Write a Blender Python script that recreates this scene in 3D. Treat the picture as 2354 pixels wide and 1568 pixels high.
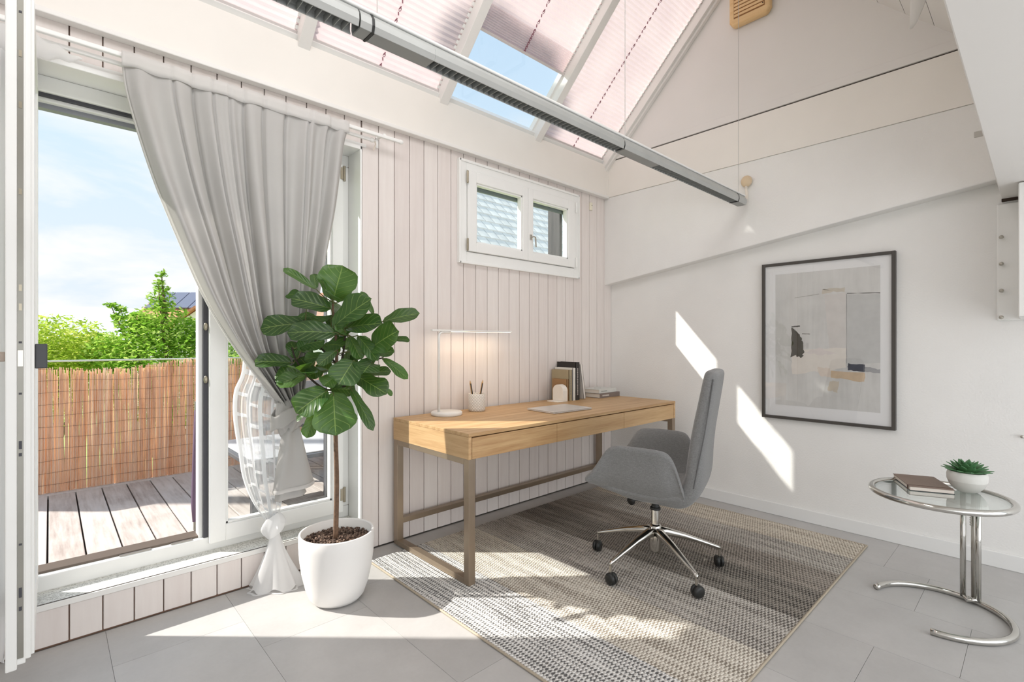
import bpy, math, random
from mathutils import Vector, Matrix, noise as mnoise

for o in list(bpy.data.objects):
    bpy.data.objects.remove(o, do_unlink=True)
scene = bpy.context.scene
COL = scene.collection
R = math.radians
PI = math.pi
random.seed(7)

# ------------------------------------------------------------------ camera
cam_d = bpy.data.cameras.new('camera')
cam = bpy.data.objects.new('camera', cam_d)
COL.objects.link(cam)
cam.location = (-3.857, -2.771, 1.25)
cam.rotation_euler = (R(90), 0, R(47 - 90))
cam_d.sensor_width = 36.0
cam_d.lens = 36.0 * 1140 / 2354
cam_d.shift_y = 3 / 2354
cam_d.clip_start = 0.02
cam_d.clip_end = 2000
scene.camera = cam

# ------------------------------------------------------------------ exposure
vs = scene.view_settings
vs.view_transform = 'Standard'
vs.look = 'None'
vs.gamma = 1
vs.use_curve_mapping = False
vs.exposure = 0.82

# ------------------------------------------------------------------ world
SKY_STRENGTH = 0.60
w = bpy.data.worlds.new('sky')
scene.world = w
w.use_nodes = True
nt = w.node_tree
nt.nodes.clear()
_o = nt.nodes.new('ShaderNodeOutputWorld')
_bg = nt.nodes.new('ShaderNodeBackground')
_bg.inputs['Strength'].default_value = SKY_STRENGTH
_tc = nt.nodes.new('ShaderNodeTexCoord')
_sep = nt.nodes.new('ShaderNodeSeparateXYZ')
nt.links.new(_tc.outputs['Generated'], _sep.inputs[0])
_gr = nt.nodes.new('ShaderNodeValToRGB')
_gr.color_ramp.elements[0].position = 0.0
_gr.color_ramp.elements[0].color = (0.82, 0.88, 0.97, 1)
_gr.color_ramp.elements[1].position = 0.75
_gr.color_ramp.elements[1].color = (0.52, 0.72, 0.97, 1)
_e = _gr.color_ramp.elements.new(0.3)
_e.color = (0.68, 0.84, 1.0, 1)
nt.links.new(_sep.outputs['Z'], _gr.inputs[0])
_zz = nt.nodes.new('ShaderNodeMath'); _zz.operation = 'ABSOLUTE'
nt.links.new(_sep.outputs['Z'], _zz.inputs[0])
_za = nt.nodes.new('ShaderNodeMath'); _za.operation = 'ADD'; _za.inputs[1].default_value = 0.22
nt.links.new(_zz.outputs[0], _za.inputs[0])
_dv = nt.nodes.new('ShaderNodeVectorMath'); _dv.operation = 'DIVIDE'
_cb = nt.nodes.new('ShaderNodeCombineXYZ')
for _i in range(3):
    nt.links.new(_za.outputs[0], _cb.inputs[_i])
nt.links.new(_tc.outputs['Generated'], _dv.inputs[0])
nt.links.new(_cb.outputs[0], _dv.inputs[1])
_ns = nt.nodes.new('ShaderNodeTexNoise')
_ns.inputs['Scale'].default_value = 1.7
_ns.inputs['Detail'].default_value = 7
_ns.inputs['Roughness'].default_value = 0.55
_ns.inputs['Distortion'].default_value = 0.3
nt.links.new(_dv.outputs[0], _ns.inputs['Vector'])
_cr = nt.nodes.new('ShaderNodeValToRGB')
_cr.color_ramp.elements[0].position = 0.45
_cr.color_ramp.elements[0].color = (0, 0, 0, 1)
_cr.color_ramp.elements[1].position = 0.66
_cr.color_ramp.elements[1].color = (1, 1, 1, 1)
nt.links.new(_ns.outputs['Fac'], _cr.inputs[0])
_mx = nt.nodes.new('ShaderNodeMix'); _mx.data_type = 'RGBA'
nt.links.new(_cr.outputs[0], _mx.inputs[0])
nt.links.new(_gr.outputs[0], _mx.inputs[6])
_mx.inputs[7].default_value = (0.98, 0.98, 0.99, 1)
nt.links.new(_mx.outputs[2], _bg.inputs[0])
nt.links.new(_bg.outputs[0], _o.inputs[0])

# ------------------------------------------------------------------ sun
SUN_DIR = Vector((1.0, -0.955, -1.11)).normalized()
sd = bpy.data.lights.new('sun', 'SUN')
sd.energy = 4.3
sd.angle = R(0.8)
sd.color = (1.0, 0.95, 0.88)
so = bpy.data.objects.new('sun', sd)
COL.objects.link(so)
so.rotation_euler = SUN_DIR.to_track_quat('-Z', 'Y').to_euler()
so.location = (-8, 8, 10)

# ------------------------------------------------------------------ fill light added behind the camera to brighten the room
ad = bpy.data.lights.new('rear_fill', 'AREA')
ad.shape = 'RECTANGLE'
ad.size = 5.0
ad.size_y = 1.9
ad.energy = 30
ad.color = (1.0, 0.995, 0.985)
ao = bpy.data.objects.new('rear_fill', ad)
COL.objects.link(ao)
ao.location = (-2.65, -4.72, 1.05)
ao.rotation_euler = (R(90), 0, 0)

# unseen fill light added under the camera-side slope to lift gable and beam
rd = bpy.data.lights.new('roof_fill', 'AREA')
rd.shape = 'RECTANGLE'
rd.size = 2.6
rd.size_y = 0.8
rd.energy = 15
ro = bpy.data.objects.new('roof_fill', rd)
COL.objects.link(ro)
ro.location = (-3.3, -1.93, 3.44)
ro.rotation_euler = (R(45), 0, 0)

# ------------------------------------------------------------------ helpers
def srgb(r, g, b):
    def f(c):
        c /= 255.0
        return c / 12.92 if c <= 0.04045 else ((c + 0.055) / 1.055) ** 2.4
    return (f(r), f(g), f(b), 1)


class NB:
    def __init__(self, name):
        self.m = bpy.data.materials.new(name)
        self.m.use_nodes = True
        self.t = self.m.node_tree
        self.t.nodes.clear()
        self.out = self.t.nodes.new('ShaderNodeOutputMaterial')

    def n(self, typ, ins=None, **props):
        nd = self.t.nodes.new(typ)
        for k, v in props.items():
            setattr(nd, k, v)
        for k, v in (ins or {}).items():
            self.set(nd.inputs[k], v)
        return nd

    def set(self, sock, v):
        if hasattr(v, 'is_output') or isinstance(v, bpy.types.NodeSocket):
            self.t.links.new(v, sock)
        else:
            sock.default_value = v

    def math(self, op, a, b=0.0, c=0.0):
        nd = self.t.nodes.new('ShaderNodeMath')
        nd.operation = op
        for s, v in zip(nd.inputs, (a, b, c)):
            self.set(s, v)
        return nd.outputs[0]

    def mix(self, f, a, b):
        nd = self.t.nodes.new('ShaderNodeMix')
        nd.data_type = 'RGBA'
        self.set(nd.inputs[0], f)
        self.set(nd.inputs[6], a)
        self.set(nd.inputs[7], b)
        return nd.outputs[2]

    def ramp(self, f, stops, interp='LINEAR'):
        nd = self.t.nodes.new('ShaderNodeValToRGB')
        cr = nd.color_ramp
        cr.interpolation = interp
        while len(cr.elements) < len(stops):
            cr.elements.new(0.5)
        for e, (p, c) in zip(cr.elements, stops):
            e.position = p
            e.color = c
        self.set(nd.inputs[0], f)
        return nd.outputs[0]

    def coord(self, kind='Object'):
        if kind == 'Position':
            return self.n('ShaderNodeNewGeometry').outputs['Position']
        return self.n('ShaderNodeTexCoord').outputs[kind]

    def scaled(self, vec, s):
        nd = self.n('ShaderNodeMapping', {'Vector': vec, 'Scale': s})
        return nd.outputs[0]

    def noise(self, vec, scale, detail=3, rough=0.5):
        nd = self.n('ShaderNodeTexNoise', {'Vector': vec, 'Scale': scale, 'Detail': detail, 'Roughness': rough})
        return nd.outputs['Fac']

    def bump(self, h, strength, dist=0.01):
        return self.n('ShaderNodeBump', {'Height': h, 'Strength': strength, 'Distance': dist}).outputs[0]

    def sep(self, vec):
        return self.n('ShaderNodeSeparateXYZ', {0: vec}).outputs

    def finish(self, shader):
        self.t.links.new(shader, self.out.inputs[0])
        return self.m

    def principled(self, **ins):
        nd = self.n('ShaderNodeBsdfPrincipled')
        for k, v in ins.items():
            self.set(nd.inputs[k.replace('_', ' ')], v)
        return nd.outputs[0]


def simple(name, col, rough=0.5, metal=0.0, var=0.04, scale=9.0, bump=0.0, bscale=200.0, **kw):
    b = NB(name)
    vec = b.coord('Object')
    f = b.noise(vec, scale, 3)
    lo = tuple(max(0, c * (1 - var)) for c in col[:3]) + (1,)
    hi = tuple(min(1, c * (1 + var)) for c in col[:3]) + (1,)
    c = b.ramp(f, [(0.3, lo), (0.7, hi)])
    ins = dict(Base_Color=c, Roughness=rough, Metallic=metal)
    if bump:
        ins['Normal'] = b.bump(b.noise(vec, bscale, 2), bump, 0.004)
    ins.update(kw)
    return b.finish(b.principled(**ins))


def cloth(name, col, trans=0.3, alpha=1.0, bump=0.1, bscale=600.0):
    b = NB(name)
    vec = b.coord('Object')
    c = b.ramp(b.noise(vec, 6, 3), [(0.3, tuple(x * 0.95 for x in col[:3]) + (1,)), (0.7, col)])
    nrm = b.bump(b.noise(vec, bscale, 2), bump, 0.002)
    d = b.n('ShaderNodeBsdfDiffuse', {'Color': c, 'Normal': nrm}).outputs[0]
    t = b.n('ShaderNodeBsdfTranslucent', {'Color': c, 'Normal': nrm}).outputs[0]
    m = b.n('ShaderNodeMixShader', {0: trans, 1: d, 2: t}).outputs[0]
    if alpha < 1:
        tr = b.n('ShaderNodeBsdfTransparent').outputs[0]
        m = b.n('ShaderNodeMixShader', {0: alpha, 1: tr, 2: m}).outputs[0]
    return b.finish(m)


def glass_mat(name, tint=(1, 1, 1, 1), refl=1.0):
    """thin sheet glass: the same small mirror share from either side (Schlick)"""
    b = NB(name)
    g_ = b.n('ShaderNodeNewGeometry')
    dt = b.n('ShaderNodeVectorMath', {0: g_.outputs['Normal'], 1: g_.outputs['Incoming']}, operation='DOT_PRODUCT').outputs['Value']
    k = b.math('SUBTRACT', 1.0, b.math('MINIMUM', b.math('ABSOLUTE', dt), 1.0))
    fr = b.math('MULTIPLY', b.math('ADD', 0.035, b.math('MULTIPLY', b.math('POWER', k, 5.0), 0.9)), refl)
    tr = b.n('ShaderNodeBsdfTransparent', {'Color': tint}).outputs[0]
    gl = b.n('ShaderNodeBsdfGlossy', {'Color': (1, 1, 1, 1), 'Roughness': 0.01}).outputs[0]
    return b.finish(b.n('ShaderNodeMixShader', {0: fr, 1: tr, 2: gl}).outputs[0])


def wood_mat(name, c0, c1, axis=0, rough=0.45, fine=1.0):
    b = NB(name)
    vec = b.coord('Object')
    s = [18.0 * fine, 18.0 * fine, 18.0 * fine]
    s[axis] = 1.1 * fine
    v = b.scaled(vec, tuple(s))
    n1 = b.noise(v, 1.6, 6, 0.6)
    s2 = [90.0 * fine] * 3
    s2[axis] = 2.5 * fine
    n2 = b.noise(b.scaled(vec, tuple(s2)), 2.0, 3, 0.6)
    f = b.math('ADD', b.math('MULTIPLY', n1, 0.7), b.math('MULTIPLY', n2, 0.3))
    c = b.ramp(f, [(0.36, c0), (0.5, tuple((x + y) / 2 for x, y in zip(c0, c1))), (0.66, c1)])
    return b.finish(b.principled(Base_Color=c, Roughness=rough, Normal=b.bump(n2, 0.08, 0.002)))


class MB:
    """Collects shapes that become ONE mesh object."""
    def __init__(self):
        self.v = []
        self.f = []

    def add(self, vs_, fs_):
        o = len(self.v)
        self.v += [tuple(p) for p in vs_]
        self.f += [tuple(i + o for i in f) for f in fs_]
        return self

    def box(self, x0, x1, y0, y1, z0, z1):
        v = [(x, y, z) for x in (x0, x1) for y in (y0, y1) for z in (z0, z1)]
        f = [(0, 1, 3, 2), (4, 6, 7, 5), (0, 4, 5, 1), (2, 3, 7, 6), (0, 2, 6, 4), (1, 5, 7, 3)]
        return self.add(v, f)

    def obox(self, c, ax, ay, az):
        c, ax, ay, az = Vector(c), Vector(ax), Vector(ay), Vector(az)
        v = [c + ax * i + ay * j + az * k for i in (-1, 1) for j in (-1, 1) for k in (-1, 1)]
        f = [(0, 1, 3, 2), (4, 6, 7, 5), (0, 4, 5, 1), (2, 3, 7, 6), (0, 2, 6, 4), (1, 5, 7, 3)]
        return self.add(v, f)

    def prism(self, poly, off):
        n = len(poly)
        off = Vector(off)
        a = [Vector(p) for p in poly]
        v = a + [p + off for p in a]
        f = [tuple(range(n))[::-1], tuple(range(n, 2 * n))]
        f += [(i, (i + 1) % n, n + (i + 1) % n, n + i) for i in range(n)]
        return self.add(v, f)

    def lathe(self, prof, seg=32, c=(0, 0, 0), capb=False, capt=False):
        v, f = [], []
        for r, z in prof:
            for k in range(seg):
                t = 2 * PI * k / seg
                v.append((c[0] + r * math.cos(t), c[1] + r * math.sin(t), c[2] + z))
        for i in range(len(prof) - 1):
            for k in range(seg):
                k2 = (k + 1) % seg
                f.append((i * seg + k, i * seg + k2, (i + 1) * seg + k2, (i + 1) * seg + k))
        if capb:
            f.append(tuple(range(seg))[::-1])
        if capt:
            o = (len(prof) - 1) * seg
            f.append(tuple(range(o, o + seg)))
        return self.add(v, f)

    def tube(self, path, r, seg=10, closed=False, caps=True):
        P = [Vector(p) for p in path]
        n = len(P)
        rr = r if isinstance(r, (list, tuple)) else [r] * n
        v, f = [], []
        up = None
        for i, p in enumerate(P):
            if closed:
                t = (P[(i + 1) % n] - P[i - 1]).normalized()
            else:
                t = (P[min(i + 1, n - 1)] - P[max(i - 1, 0)]).normalized()
            if up is None:
                up = t.orthogonal().normalized()
            else:
                up = (up - t * up.dot(t))
                up = up.normalized() if up.length > 1e-6 else t.orthogonal().normalized()
            s = t.cross(up)
            for k in range(seg):
                a = 2 * PI * k / seg
                v.append(p + (up * math.cos(a) + s * math.sin(a)) * rr[i])
        m = n if closed else n - 1
        for i in range(m):
            j = (i + 1) % n
            for k in range(seg):
                k2 = (k + 1) % seg
                f.append((i * seg + k, i * seg + k2, j * seg + k2, j * seg + k))
        if not closed and caps:
            f.append(tuple(range(seg))[::-1])
            f.append(tuple(range((n - 1) * seg, n * seg)))
        return self.add(v, f)

    def grid(self, rows, closed_u=False):
        n, m = len(rows), len(rows[0])
        v = [p for r in rows for p in r]
        f = []
        for i in range(n - 1):
            for k in range(m if closed_u else m - 1):
                k2 = (k + 1) % m
                f.append((i * m + k, i * m + k2, (i + 1) * m + k2, (i + 1) * m + k))
        return self.add(v, f)

    def ball(self, c, rx, ry=None, rz=None, seg=16, rings=9):
        ry = ry or rx
        rz = rz or rx
        rows = []
        for i in range(rings + 1):
            ph = -PI / 2 + PI * i / rings
            rr = max(math.cos(ph), 1e-4)
            rows.append([(c[0] + rx * rr * math.cos(2 * PI * k / seg), c[1] + ry * rr * math.sin(2 * PI * k / seg),
                          c[2] + rz * math.sin(ph)) for k in range(seg)])
        return self.grid(rows, True)

    def mesh(self, name):
        me = bpy.data.meshes.new(name)
        me.from_pydata([tuple(p) for p in self.v], [], self.f)
        me.validate()
        return me

    def build(self, name, mat, parent=None, smooth=False, bevel=0.0, subsurf=0, solid=0.0, bseg=2):
        me = self.mesh(name)
        o = bpy.data.objects.new(name, me)
        COL.objects.link(o)
        me.materials.append(mat)
        if parent is not None:
            o.parent = parent
        if smooth:
            for p in me.polygons:
                p.use_smooth = True
        if solid:
            md = o.modifiers.new('solid', 'SOLIDIFY')
            md.thickness = solid
            md.offset = 0
        if bevel:
            md = o.modifiers.new('bevel', 'BEVEL')
            md.width = bevel
            md.segments = bseg
            md.limit_method = 'ANGLE'
            md.angle_limit = R(40)
        if subsurf:
            md = o.modifiers.new('sub', 'SUBSURF')
            md.levels = subsurf
            md.render_levels = subsurf
        return o


def tag(o, label, cat, group=None, kind=None):
    o['label'] = label
    o['category'] = cat
    if group:
        o['group'] = group
    if kind:
        o['kind'] = kind
    return o


def thing(name, label, cat, loc=(0, 0, 0), rz=0.0, group=None, kind=None):
    o = bpy.data.objects.new(name, None)
    COL.objects.link(o)
    o.empty_display_size = 0.1
    o.location = loc
    o.rotation_euler = (0, 0, rz)
    return tag(o, label, cat, group, kind)


def link_copy(me, name, parent, loc=(0, 0, 0), rot=(0, 0, 0), scale=(1, 1, 1)):
    o = bpy.data.objects.new(name, me)
    COL.objects.link(o)
    o.parent = parent
    o.location = loc
    o.rotation_euler = rot
    o.scale = scale
    return o


def spline(pts, n):
    P = [Vector(p) for p in pts]
    out = []
    m = len(P) - 1
    for i in range(n):
        t = i / (n - 1) * m
        k = min(int(t), m - 1)
        u = t - k
        p0, p1, p2, p3 = P[max(k - 1, 0)], P[k], P[k + 1], P[min(k + 2, m)]
        out.append(0.5 * ((2 * p1) + (p2 - p0) * u + (2 * p0 - 5 * p1 + 4 * p2 - p3) * u * u + (3 * p1 - p0 - 3 * p2 + p3) * u ** 3))
    return out


def lerp_tab(tab, x):
    for (a, va), (b, vb) in zip(tab, tab[1:]):
        if x <= b:
            t = (x - a) / (b - a) if b != a else 0
            t = max(0, min(1, t))
            return va + (vb - va) * t
    return tab[-1][1]


# ------------------------------------------------------------------ materials
M = {}
M['white'] = simple('white_paint', srgb(240, 238, 234), 0.45, var=0.015)
M['beam'] = simple('cream_paint', srgb(242, 238, 231), 0.5, var=0.02, scale=3)
M['gable'] = simple('gable_paint', srgb(234, 231, 227), 0.55, var=0.02, scale=2)
M['plaster'] = simple('rough_plaster', srgb(240, 239, 236), 0.8, var=0.015, scale=4, bump=0.35, bscale=95)
M['base'] = simple('baseboard_white', srgb(238, 238, 236), 0.4, var=0.01)
M['gap'] = simple('brown_joint', srgb(150, 118, 98), 0.8, var=0.1)
M['dark_gap'] = simple('dark_joint', srgb(60, 46, 38), 0.8, var=0.1)
M['frame'] = simple('window_white', srgb(243, 243, 240), 0.35, var=0.01)
M['gasket'] = simple('gasket_grey', srgb(70, 70, 76), 0.6)
M['alu'] = simple('dull_metal_strip', srgb(150, 148, 140), 0.4, 0.6, var=0.06)
M['chrome'] = simple('chrome', srgb(205, 203, 198), 0.12, 1.0, var=0.01)
M['steel'] = simple('brushed_steel', srgb(190, 186, 178), 0.28, 1.0, var=0.03)
M['hinge'] = simple('hinge_metal', srgb(170, 162, 145), 0.35, 0.9)
M['black'] = simple('black_plastic', srgb(34, 35, 34), 0.45)
M['darkhandle'] = simple('dark_grey_handle', srgb(62, 63, 66), 0.4)
M['glass'] = glass_mat('window_glass', (0.97, 0.985, 0.98, 1), 0.8)
M['table_glass'] = glass_mat('greenish_glass', (0.90, 0.96, 0.945, 1), 2.2)
M['picture_glass'] = glass_mat('picture_glass', (1, 1, 1, 1), 1.2)
M['edge_glass'] = simple('glass_edge', srgb(70, 110, 105), 0.2)


def plank_paint():
    b = NB('plank_paint')
    vec = b.coord('Object')
    v = b.scaled(vec, (14, 14, 1.2))
    f = b.noise(v, 2.0, 4, 0.6)
    oi = b.n('ShaderNodeObjectInfo').outputs['Random']
    f = b.math('ADD', b.math('MULTIPLY', f, 0.7), b.math('MULTIPLY', oi, 0.3))
    c = b.ramp(f, [(0.25, srgb(224, 214, 209)), (0.75, srgb(236, 229, 224))])
    return b.finish(b.principled(Base_Color=c, Roughness=0.5, Normal=b.bump(f, 0.05, 0.003)))


M['plank'] = plank_paint()


def floor_mat():
    b = NB('grey_vinyl')
    vec = b.coord('Position')
    oi = b.n('ShaderNodeObjectInfo').outputs['Random']
    n = b.noise(vec, 5.0, 7, 0.62)
    n2 = b.noise(vec, 60.0, 3, 0.6)
    f = b.math('ADD', b.math('MULTIPLY', n, 0.55), b.math('ADD', b.math('MULTIPLY', oi, 0.2), b.math('MULTIPLY', n2, 0.17)))
    c = b.ramp(f, [(0.25, srgb(174, 172, 170)), (0.75, srgb(196, 194, 192))])
    return b.finish(b.principled(Base_Color=c, Roughness=0.42, Normal=b.bump(n2, 0.05, 0.002)))


M['floor'] = floor_mat()


def stone_mat():
    b = NB('speckled_stone')
    vec = b.coord('Object')
    n = b.noise(vec, 160, 3, 0.7)
    c = b.ramp(n, [(0.36, srgb(160, 158, 152)), (0.5, srgb(220, 219, 212)), (0.62, srgb(236, 235, 230))])
    return b.finish(b.principled(Base_Color=c, Roughness=0.6))


M['stone'] = stone_mat()
M['oak'] = wood_mat('oak_x', srgb(176, 136, 92), srgb(212, 178, 132), 0)
M['oak_y'] = wood_mat('oak_y', srgb(182, 142, 98), srgb(216, 182, 136), 1)
M['bronze'] = simple('bronze_metal', srgb(160, 144, 126), 0.34, 0.75, var=0.04)

# ================================================================== the room
ROOF0 = 2.885          # roof height at the back wall
RIDGE_Y = -1.27
RIDGE_Z = ROOF0 + 1.27
WL = -5.3              # left end of the room
BACK = -4.6            # open end behind the camera


def struct(name, mb, mat, label, cat, parent=None, **kw):
    o = mb.build(name, mat, parent, **kw)
    if parent is None:
        tag(o, label, cat, kind='structure')
    return o


# floor ---------------------------------------------------------------
fl = struct('floor', MB().box(WL, 0.05, BACK, 0.06, -0.12, -0.006), simple('floor_joint', srgb(168, 166, 164), 0.7),
            'grey vinyl tile floor of the room', 'floor')
tw, tl, g = 0.46, 0.92, 0.0006
tile_me = MB().box(g, tw - g, g, tl - g, -0.008, 0.0).mesh('floor_tile')
tile_me.materials.append(M['floor'])
for i in range(int((0 - WL) / tw) + 1):
    x = -tw * (i + 1)
    y = -0.4 * ((i * 0.37) % 1.0) - tl
    j = 0
    cut = []
    top = 0.0
    y1 = 0.0
    first = tl * (0.35 + 0.5 * ((i * 0.43) % 1.0))
    while y1 > BACK:
        ln = first if j == 0 else tl
        y0 = max(y1 - ln, BACK)
        if abs(ln - tl) < 1e-6 and y0 > BACK:
            link_copy(tile_me, 'floor_tile', fl, (x, y0, 0))
        else:
            o = MB().box(x + g, x + tw - g, y0 + g, y1 - g, -0.008, 0.0).build('floor_tile', M['floor'], fl)
        y1 -= ln
        j += 1

# back wall -----------------------------------------------------------
DX0, DX1 = -4.03, -2.50        # door recess
DZ1 = 2.405
core = MB()
core.box(WL, DX0, 0.02, 0.24, 0, 2.9)
core.box(DX0, DX1, 0.02, 0.24, DZ1, 2.9)
core.box(DX0, DX1, 0.02, 0.24, -0.1, 0.165)
core.box(DX1, -2.40, 0.02, 0.24, 0, 2.9)
core.box(-2.40, -1.735, 0.02, 0.07, 0, 2.9)
core.box(-1.735, -0.565, 0.02, 0.07, 0, 1.86)
core.box(-1.735, -0.565, 0.02, 0.07, 2.46, 2.9)
core.box(-0.565, 0.05, 0.02, 0.07, 0, 2.9)
wb = struct('wall_back', core, M['gap'], 'white-pink panelled wall with terrace door and small window', 'wall')
pitch = 0.1085
gr = [-0.108 - pitch * k for k in range(0, 49)]
edges = [0.0] + gr


def plank(x0, x1, z0, z1):
    MB().box(x0 + 0.0022, x1 - 0.0022, 0.0, 0.021, z0, z1).build('plank', M['plank'], wb, bevel=0.0022, bseg=1)


for xr, xl in zip(edges, edges[1:]):
    if xl < WL:
        break
    segs = [(xl, xr, 0.008, 2.572)]
    # cut around the door recess and the small window
    for (hx0, hx1, hz0, hz1) in ((DX0, DX1, 0.158, DZ1), (-1.70, -0.60, 1.88, 2.44)):
        out = []
        for (a, b_, c, d) in segs:
            if b_ <= hx0 or a >= hx1:
                out.append((a, b_, c, d))
                continue
            if hz0 > 1:
                out += [(a, b_, c, hz0), (a, b_, hz1, d)]
                continue
            if a < hx0 - 0.01:
                out.append((a, hx0, c, d))
            if b_ > hx1 + 0.01:
                out.append((hx1, b_, c, d))
            aa, bb = max(a, hx0), min(b_, hx1)
            if hz0 - c > 0.02:
                out.append((aa, bb, c, hz0))
            if d - hz1 > 0.02:
                out.append((aa, bb, hz1, d))
        segs = out
    for s_ in segs:
        plank(*s_)

# beam (wall plate) above the planks, with a slim trim under it
bm = struct('trim_1', MB().box(WL, -0.1, -0.035, 0.06, 2.585, 2.875), M['beam'], 'broad cream beam above the panelled wall', 'beam', bevel=0.004)
MB().box(WL, -0.1, -0.05, 0.0, 2.568, 2.592).build('moulding', M['white'], bm, bevel=0.004)
MB().box(-0.118, -0.1, -0.045, 0.0, 2.59, 2.87).build('corner_strip', M['beam'], bm, bevel=0.003)

# right wall ----------------------------------------------------------
wr = struct('wall_right', MB().box(0.0, 0.12, BACK, 0.07, -0.12, 2.6), M['plaster'], 'white rough plaster wall behind desk and picture', 'wall')
blk = MB().prism([(-0.1, 0.02, 1.775), (-0.1, 0.02, 2.578), (-0.1, -2.72, 2.578), (-0.1, -2.72, 2.15), ], (0.12, 0, 0))
blk.build('bulkhead', M['plaster'], wr, bevel=0.006)
# tie beam and gable panel
MB().box(-0.105, 0.05, -2.72, 0.02, 2.578, 2.900).build('tie_beam', M['beam'], wr, bevel=0.003)
MB().box(-0.092, 0.05, -2.72, 0.02, 2.900, 2.909).build('shadow_gap', M['dark_gap'], wr)
MB().box(-0.108, 0.05, -2.72, 0.02, 2.909, 2.965).build('gable_strip', M['gable'], wr, bevel=0.002)
MB().prism([(-0.1, 0.05, 2.96), (-0.1, RIDGE_Y, RIDGE_Z + 0.25), (-0.1, -2.72, 2.96)], (0.12, 0, 0)).build('gable_panel', M['gable'], wr)
MB().box(-0.104, -0.099, -2.545, -2.507, 2.385, 2.418).build('cable_outlet', simple('smudge_grey', srgb(196, 193, 186), 0.6), wr, bevel=0.003)  # this small box stands for a smudge on the plaster

bb = struct('baseboard_right', MB().box(-0.016, 0.0, BACK, 0.0, 0.0, 0.088), M['base'], 'white baseboard along the plaster wall', 'baseboard', bevel=0.004)

# left wall (behind the open door leaf)
wlft = struct('wall_left', MB().box(WL - 0.1, WL, BACK, 0.24, -0.12, 4.6), M['plaster'], 'white side wall', 'wall')

# unseen window frame, added in front of the rear fill light
wf = thing('window_8', 'unseen white window frame added in front of the rear fill light', 'window', kind='structure')
for x in (WL + 0.03, WL + 1.35, WL + 2.65, WL + 3.95, -0.03):
    MB().box(x - 0.03, x + 0.03, BACK - 0.06, BACK, 0.0, 2.04).build('mullion', M['frame'], wf)
MB().box(WL, 0.0, BACK - 0.06, BACK, 0.0, 0.08).build('bottom_rail', M['frame'], wf)
MB().box(WL, 0.0, BACK - 0.06, BACK, 1.97, 2.24).build('top_rail', M['frame'], wf)

# far ceiling slope, boards running along the ridge
ce = thing('ceiling', 'sloping white board ceiling on the camera side', 'ceiling', kind='structure')
sl = math.sqrt(0.5)
u0, u1 = 1.27, 2.74
nb = 11
for k in range(nb):
    ua = u0 + (u1 - u0) * k / nb
    ub = u0 + (u1 - u0) * (k + 1) / nb - 0.0025
    za, zb = RIDGE_Z - (ua - 1.27), RIDGE_Z - (ub - 1.27)
    MB().prism([(WL, -ua, za), (WL, -ub, zb), (WL, -ub, zb + 0.03), (WL, -ua, za + 0.03)], (-WL - 0.05, 0, 0)).build('ceiling_board', M['gable'], ce)
MB().prism([(WL, -u0 + 0.02, RIDGE_Z + 0.03), (WL, -u1, RIDGE_Z - (u1 - 1.27) + 0.032), (WL, -u1, RIDGE_Z + 0.3), (WL, -u0 + .02, RIDGE_Z + 0.3)], (-WL + 0.05, 0, 0)).build('roof_deck', M['beam'], ce)
rw = thing('window_9', 'unseen white frame added around the roof fill light', 'skylight', kind='structure')  # unseen frame, added to surround the overhead fill light
for (xa, xb, ua, ub) in ((-4.68, -4.62, 1.62, 2.24), (-1.98, -1.92, 1.62, 2.24), (-4.68, -1.92, 1.58, 1.63), (-4.68, -1.92, 2.23, 2.28)):
    za, zb = RIDGE_Z - (ua - 1.27), RIDGE_Z - (ub - 1.27)
    MB().prism([(xa, -ua, za - 0.002), (xa, -ub, zb - 0.002), (xa, -ub, zb - 0.06), (xa, -ua, za - 0.06)], (xb - xa, 0, 0)).build('frame_bar', M['frame'], rw)
# low gallery floor over the camera
lg = struct('trim_2', MB().box(WL, 0.0, BACK, -2.612, 2.04, 2.24), M['gable'], 'low white gallery underside at the right edge', 'gallery', bevel=0.004)
MB().box(WL, 0.0, -2.74, -2.612, 2.24, 2.95).build('fascia', M['gable'], lg)
MB().box(-0.02, 0.0, -2.70, -2.612, 2.026, 2.04).build('joint', M['dark_gap'], lg)

# rafters and skylight glazing -----------------------------------------
RX = [-0.13, -1.025, -1.93, -2.848, -3.76, -4.67, -5.25]


def slope_box(mb, x0, x1, ua, ub, n0, n1):
    """box on the roof slope: ua..ub horizontal run, n0..n1 along the outward normal"""
    def P(x, u, n):
        return (x, -u + n * sl, ROOF0 + u + n * sl)
    v = [P(x, u, n) for x in (x0, x1) for u in (ua, ub) for n in (n0, n1)]
    f = [(0, 1, 3, 2), (4, 6, 7, 5), (0, 4, 5, 1), (2, 3, 7, 6), (0, 2, 6, 4), (1, 5, 7, 3)]
    return mb.add(v, f)


for i, x in enumerate(RX):
    hw = 0.032 if i else 0.045
    xa, xb = (x - hw, x + hw) if i else (-0.16, -0.1)
    o = slope_box(MB(), xa, xb, -0.02, 1.27, -0.055, 0.075).build('rafter', M['white'], None, bevel=0.003)
    nm = ['at the gable wall', 'right of the open skylight', 'left of the open skylight', 'left of the second blind', 'above the curtain', 'above the open door', 'at the left wall'][i]
    tag(o, 'white sloping rafter ' + nm, 'rafter', 'skylight rafters', 'structure')
    o.name = 'trim_%d' % (i + 3)
    if i == 0:
        slope_box(MB(), -0.135, -0.1, -0.02, 1.27, -0.075, -0.05).build('rafter_cover', M['white'], o, bevel=0.003)
MB().box(WL, 0.0, -1.33, -1.21, RIDGE_Z - 0.06, RIDGE_Z + 0.12).build('ridge_beam', M['white'], ce, bevel=0.004)
names = ['beside the gable wall', 'with the open blue gap', 'in the second bay', 'above the grey curtain', 'above the open terrace door', 'at the far left']
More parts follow.
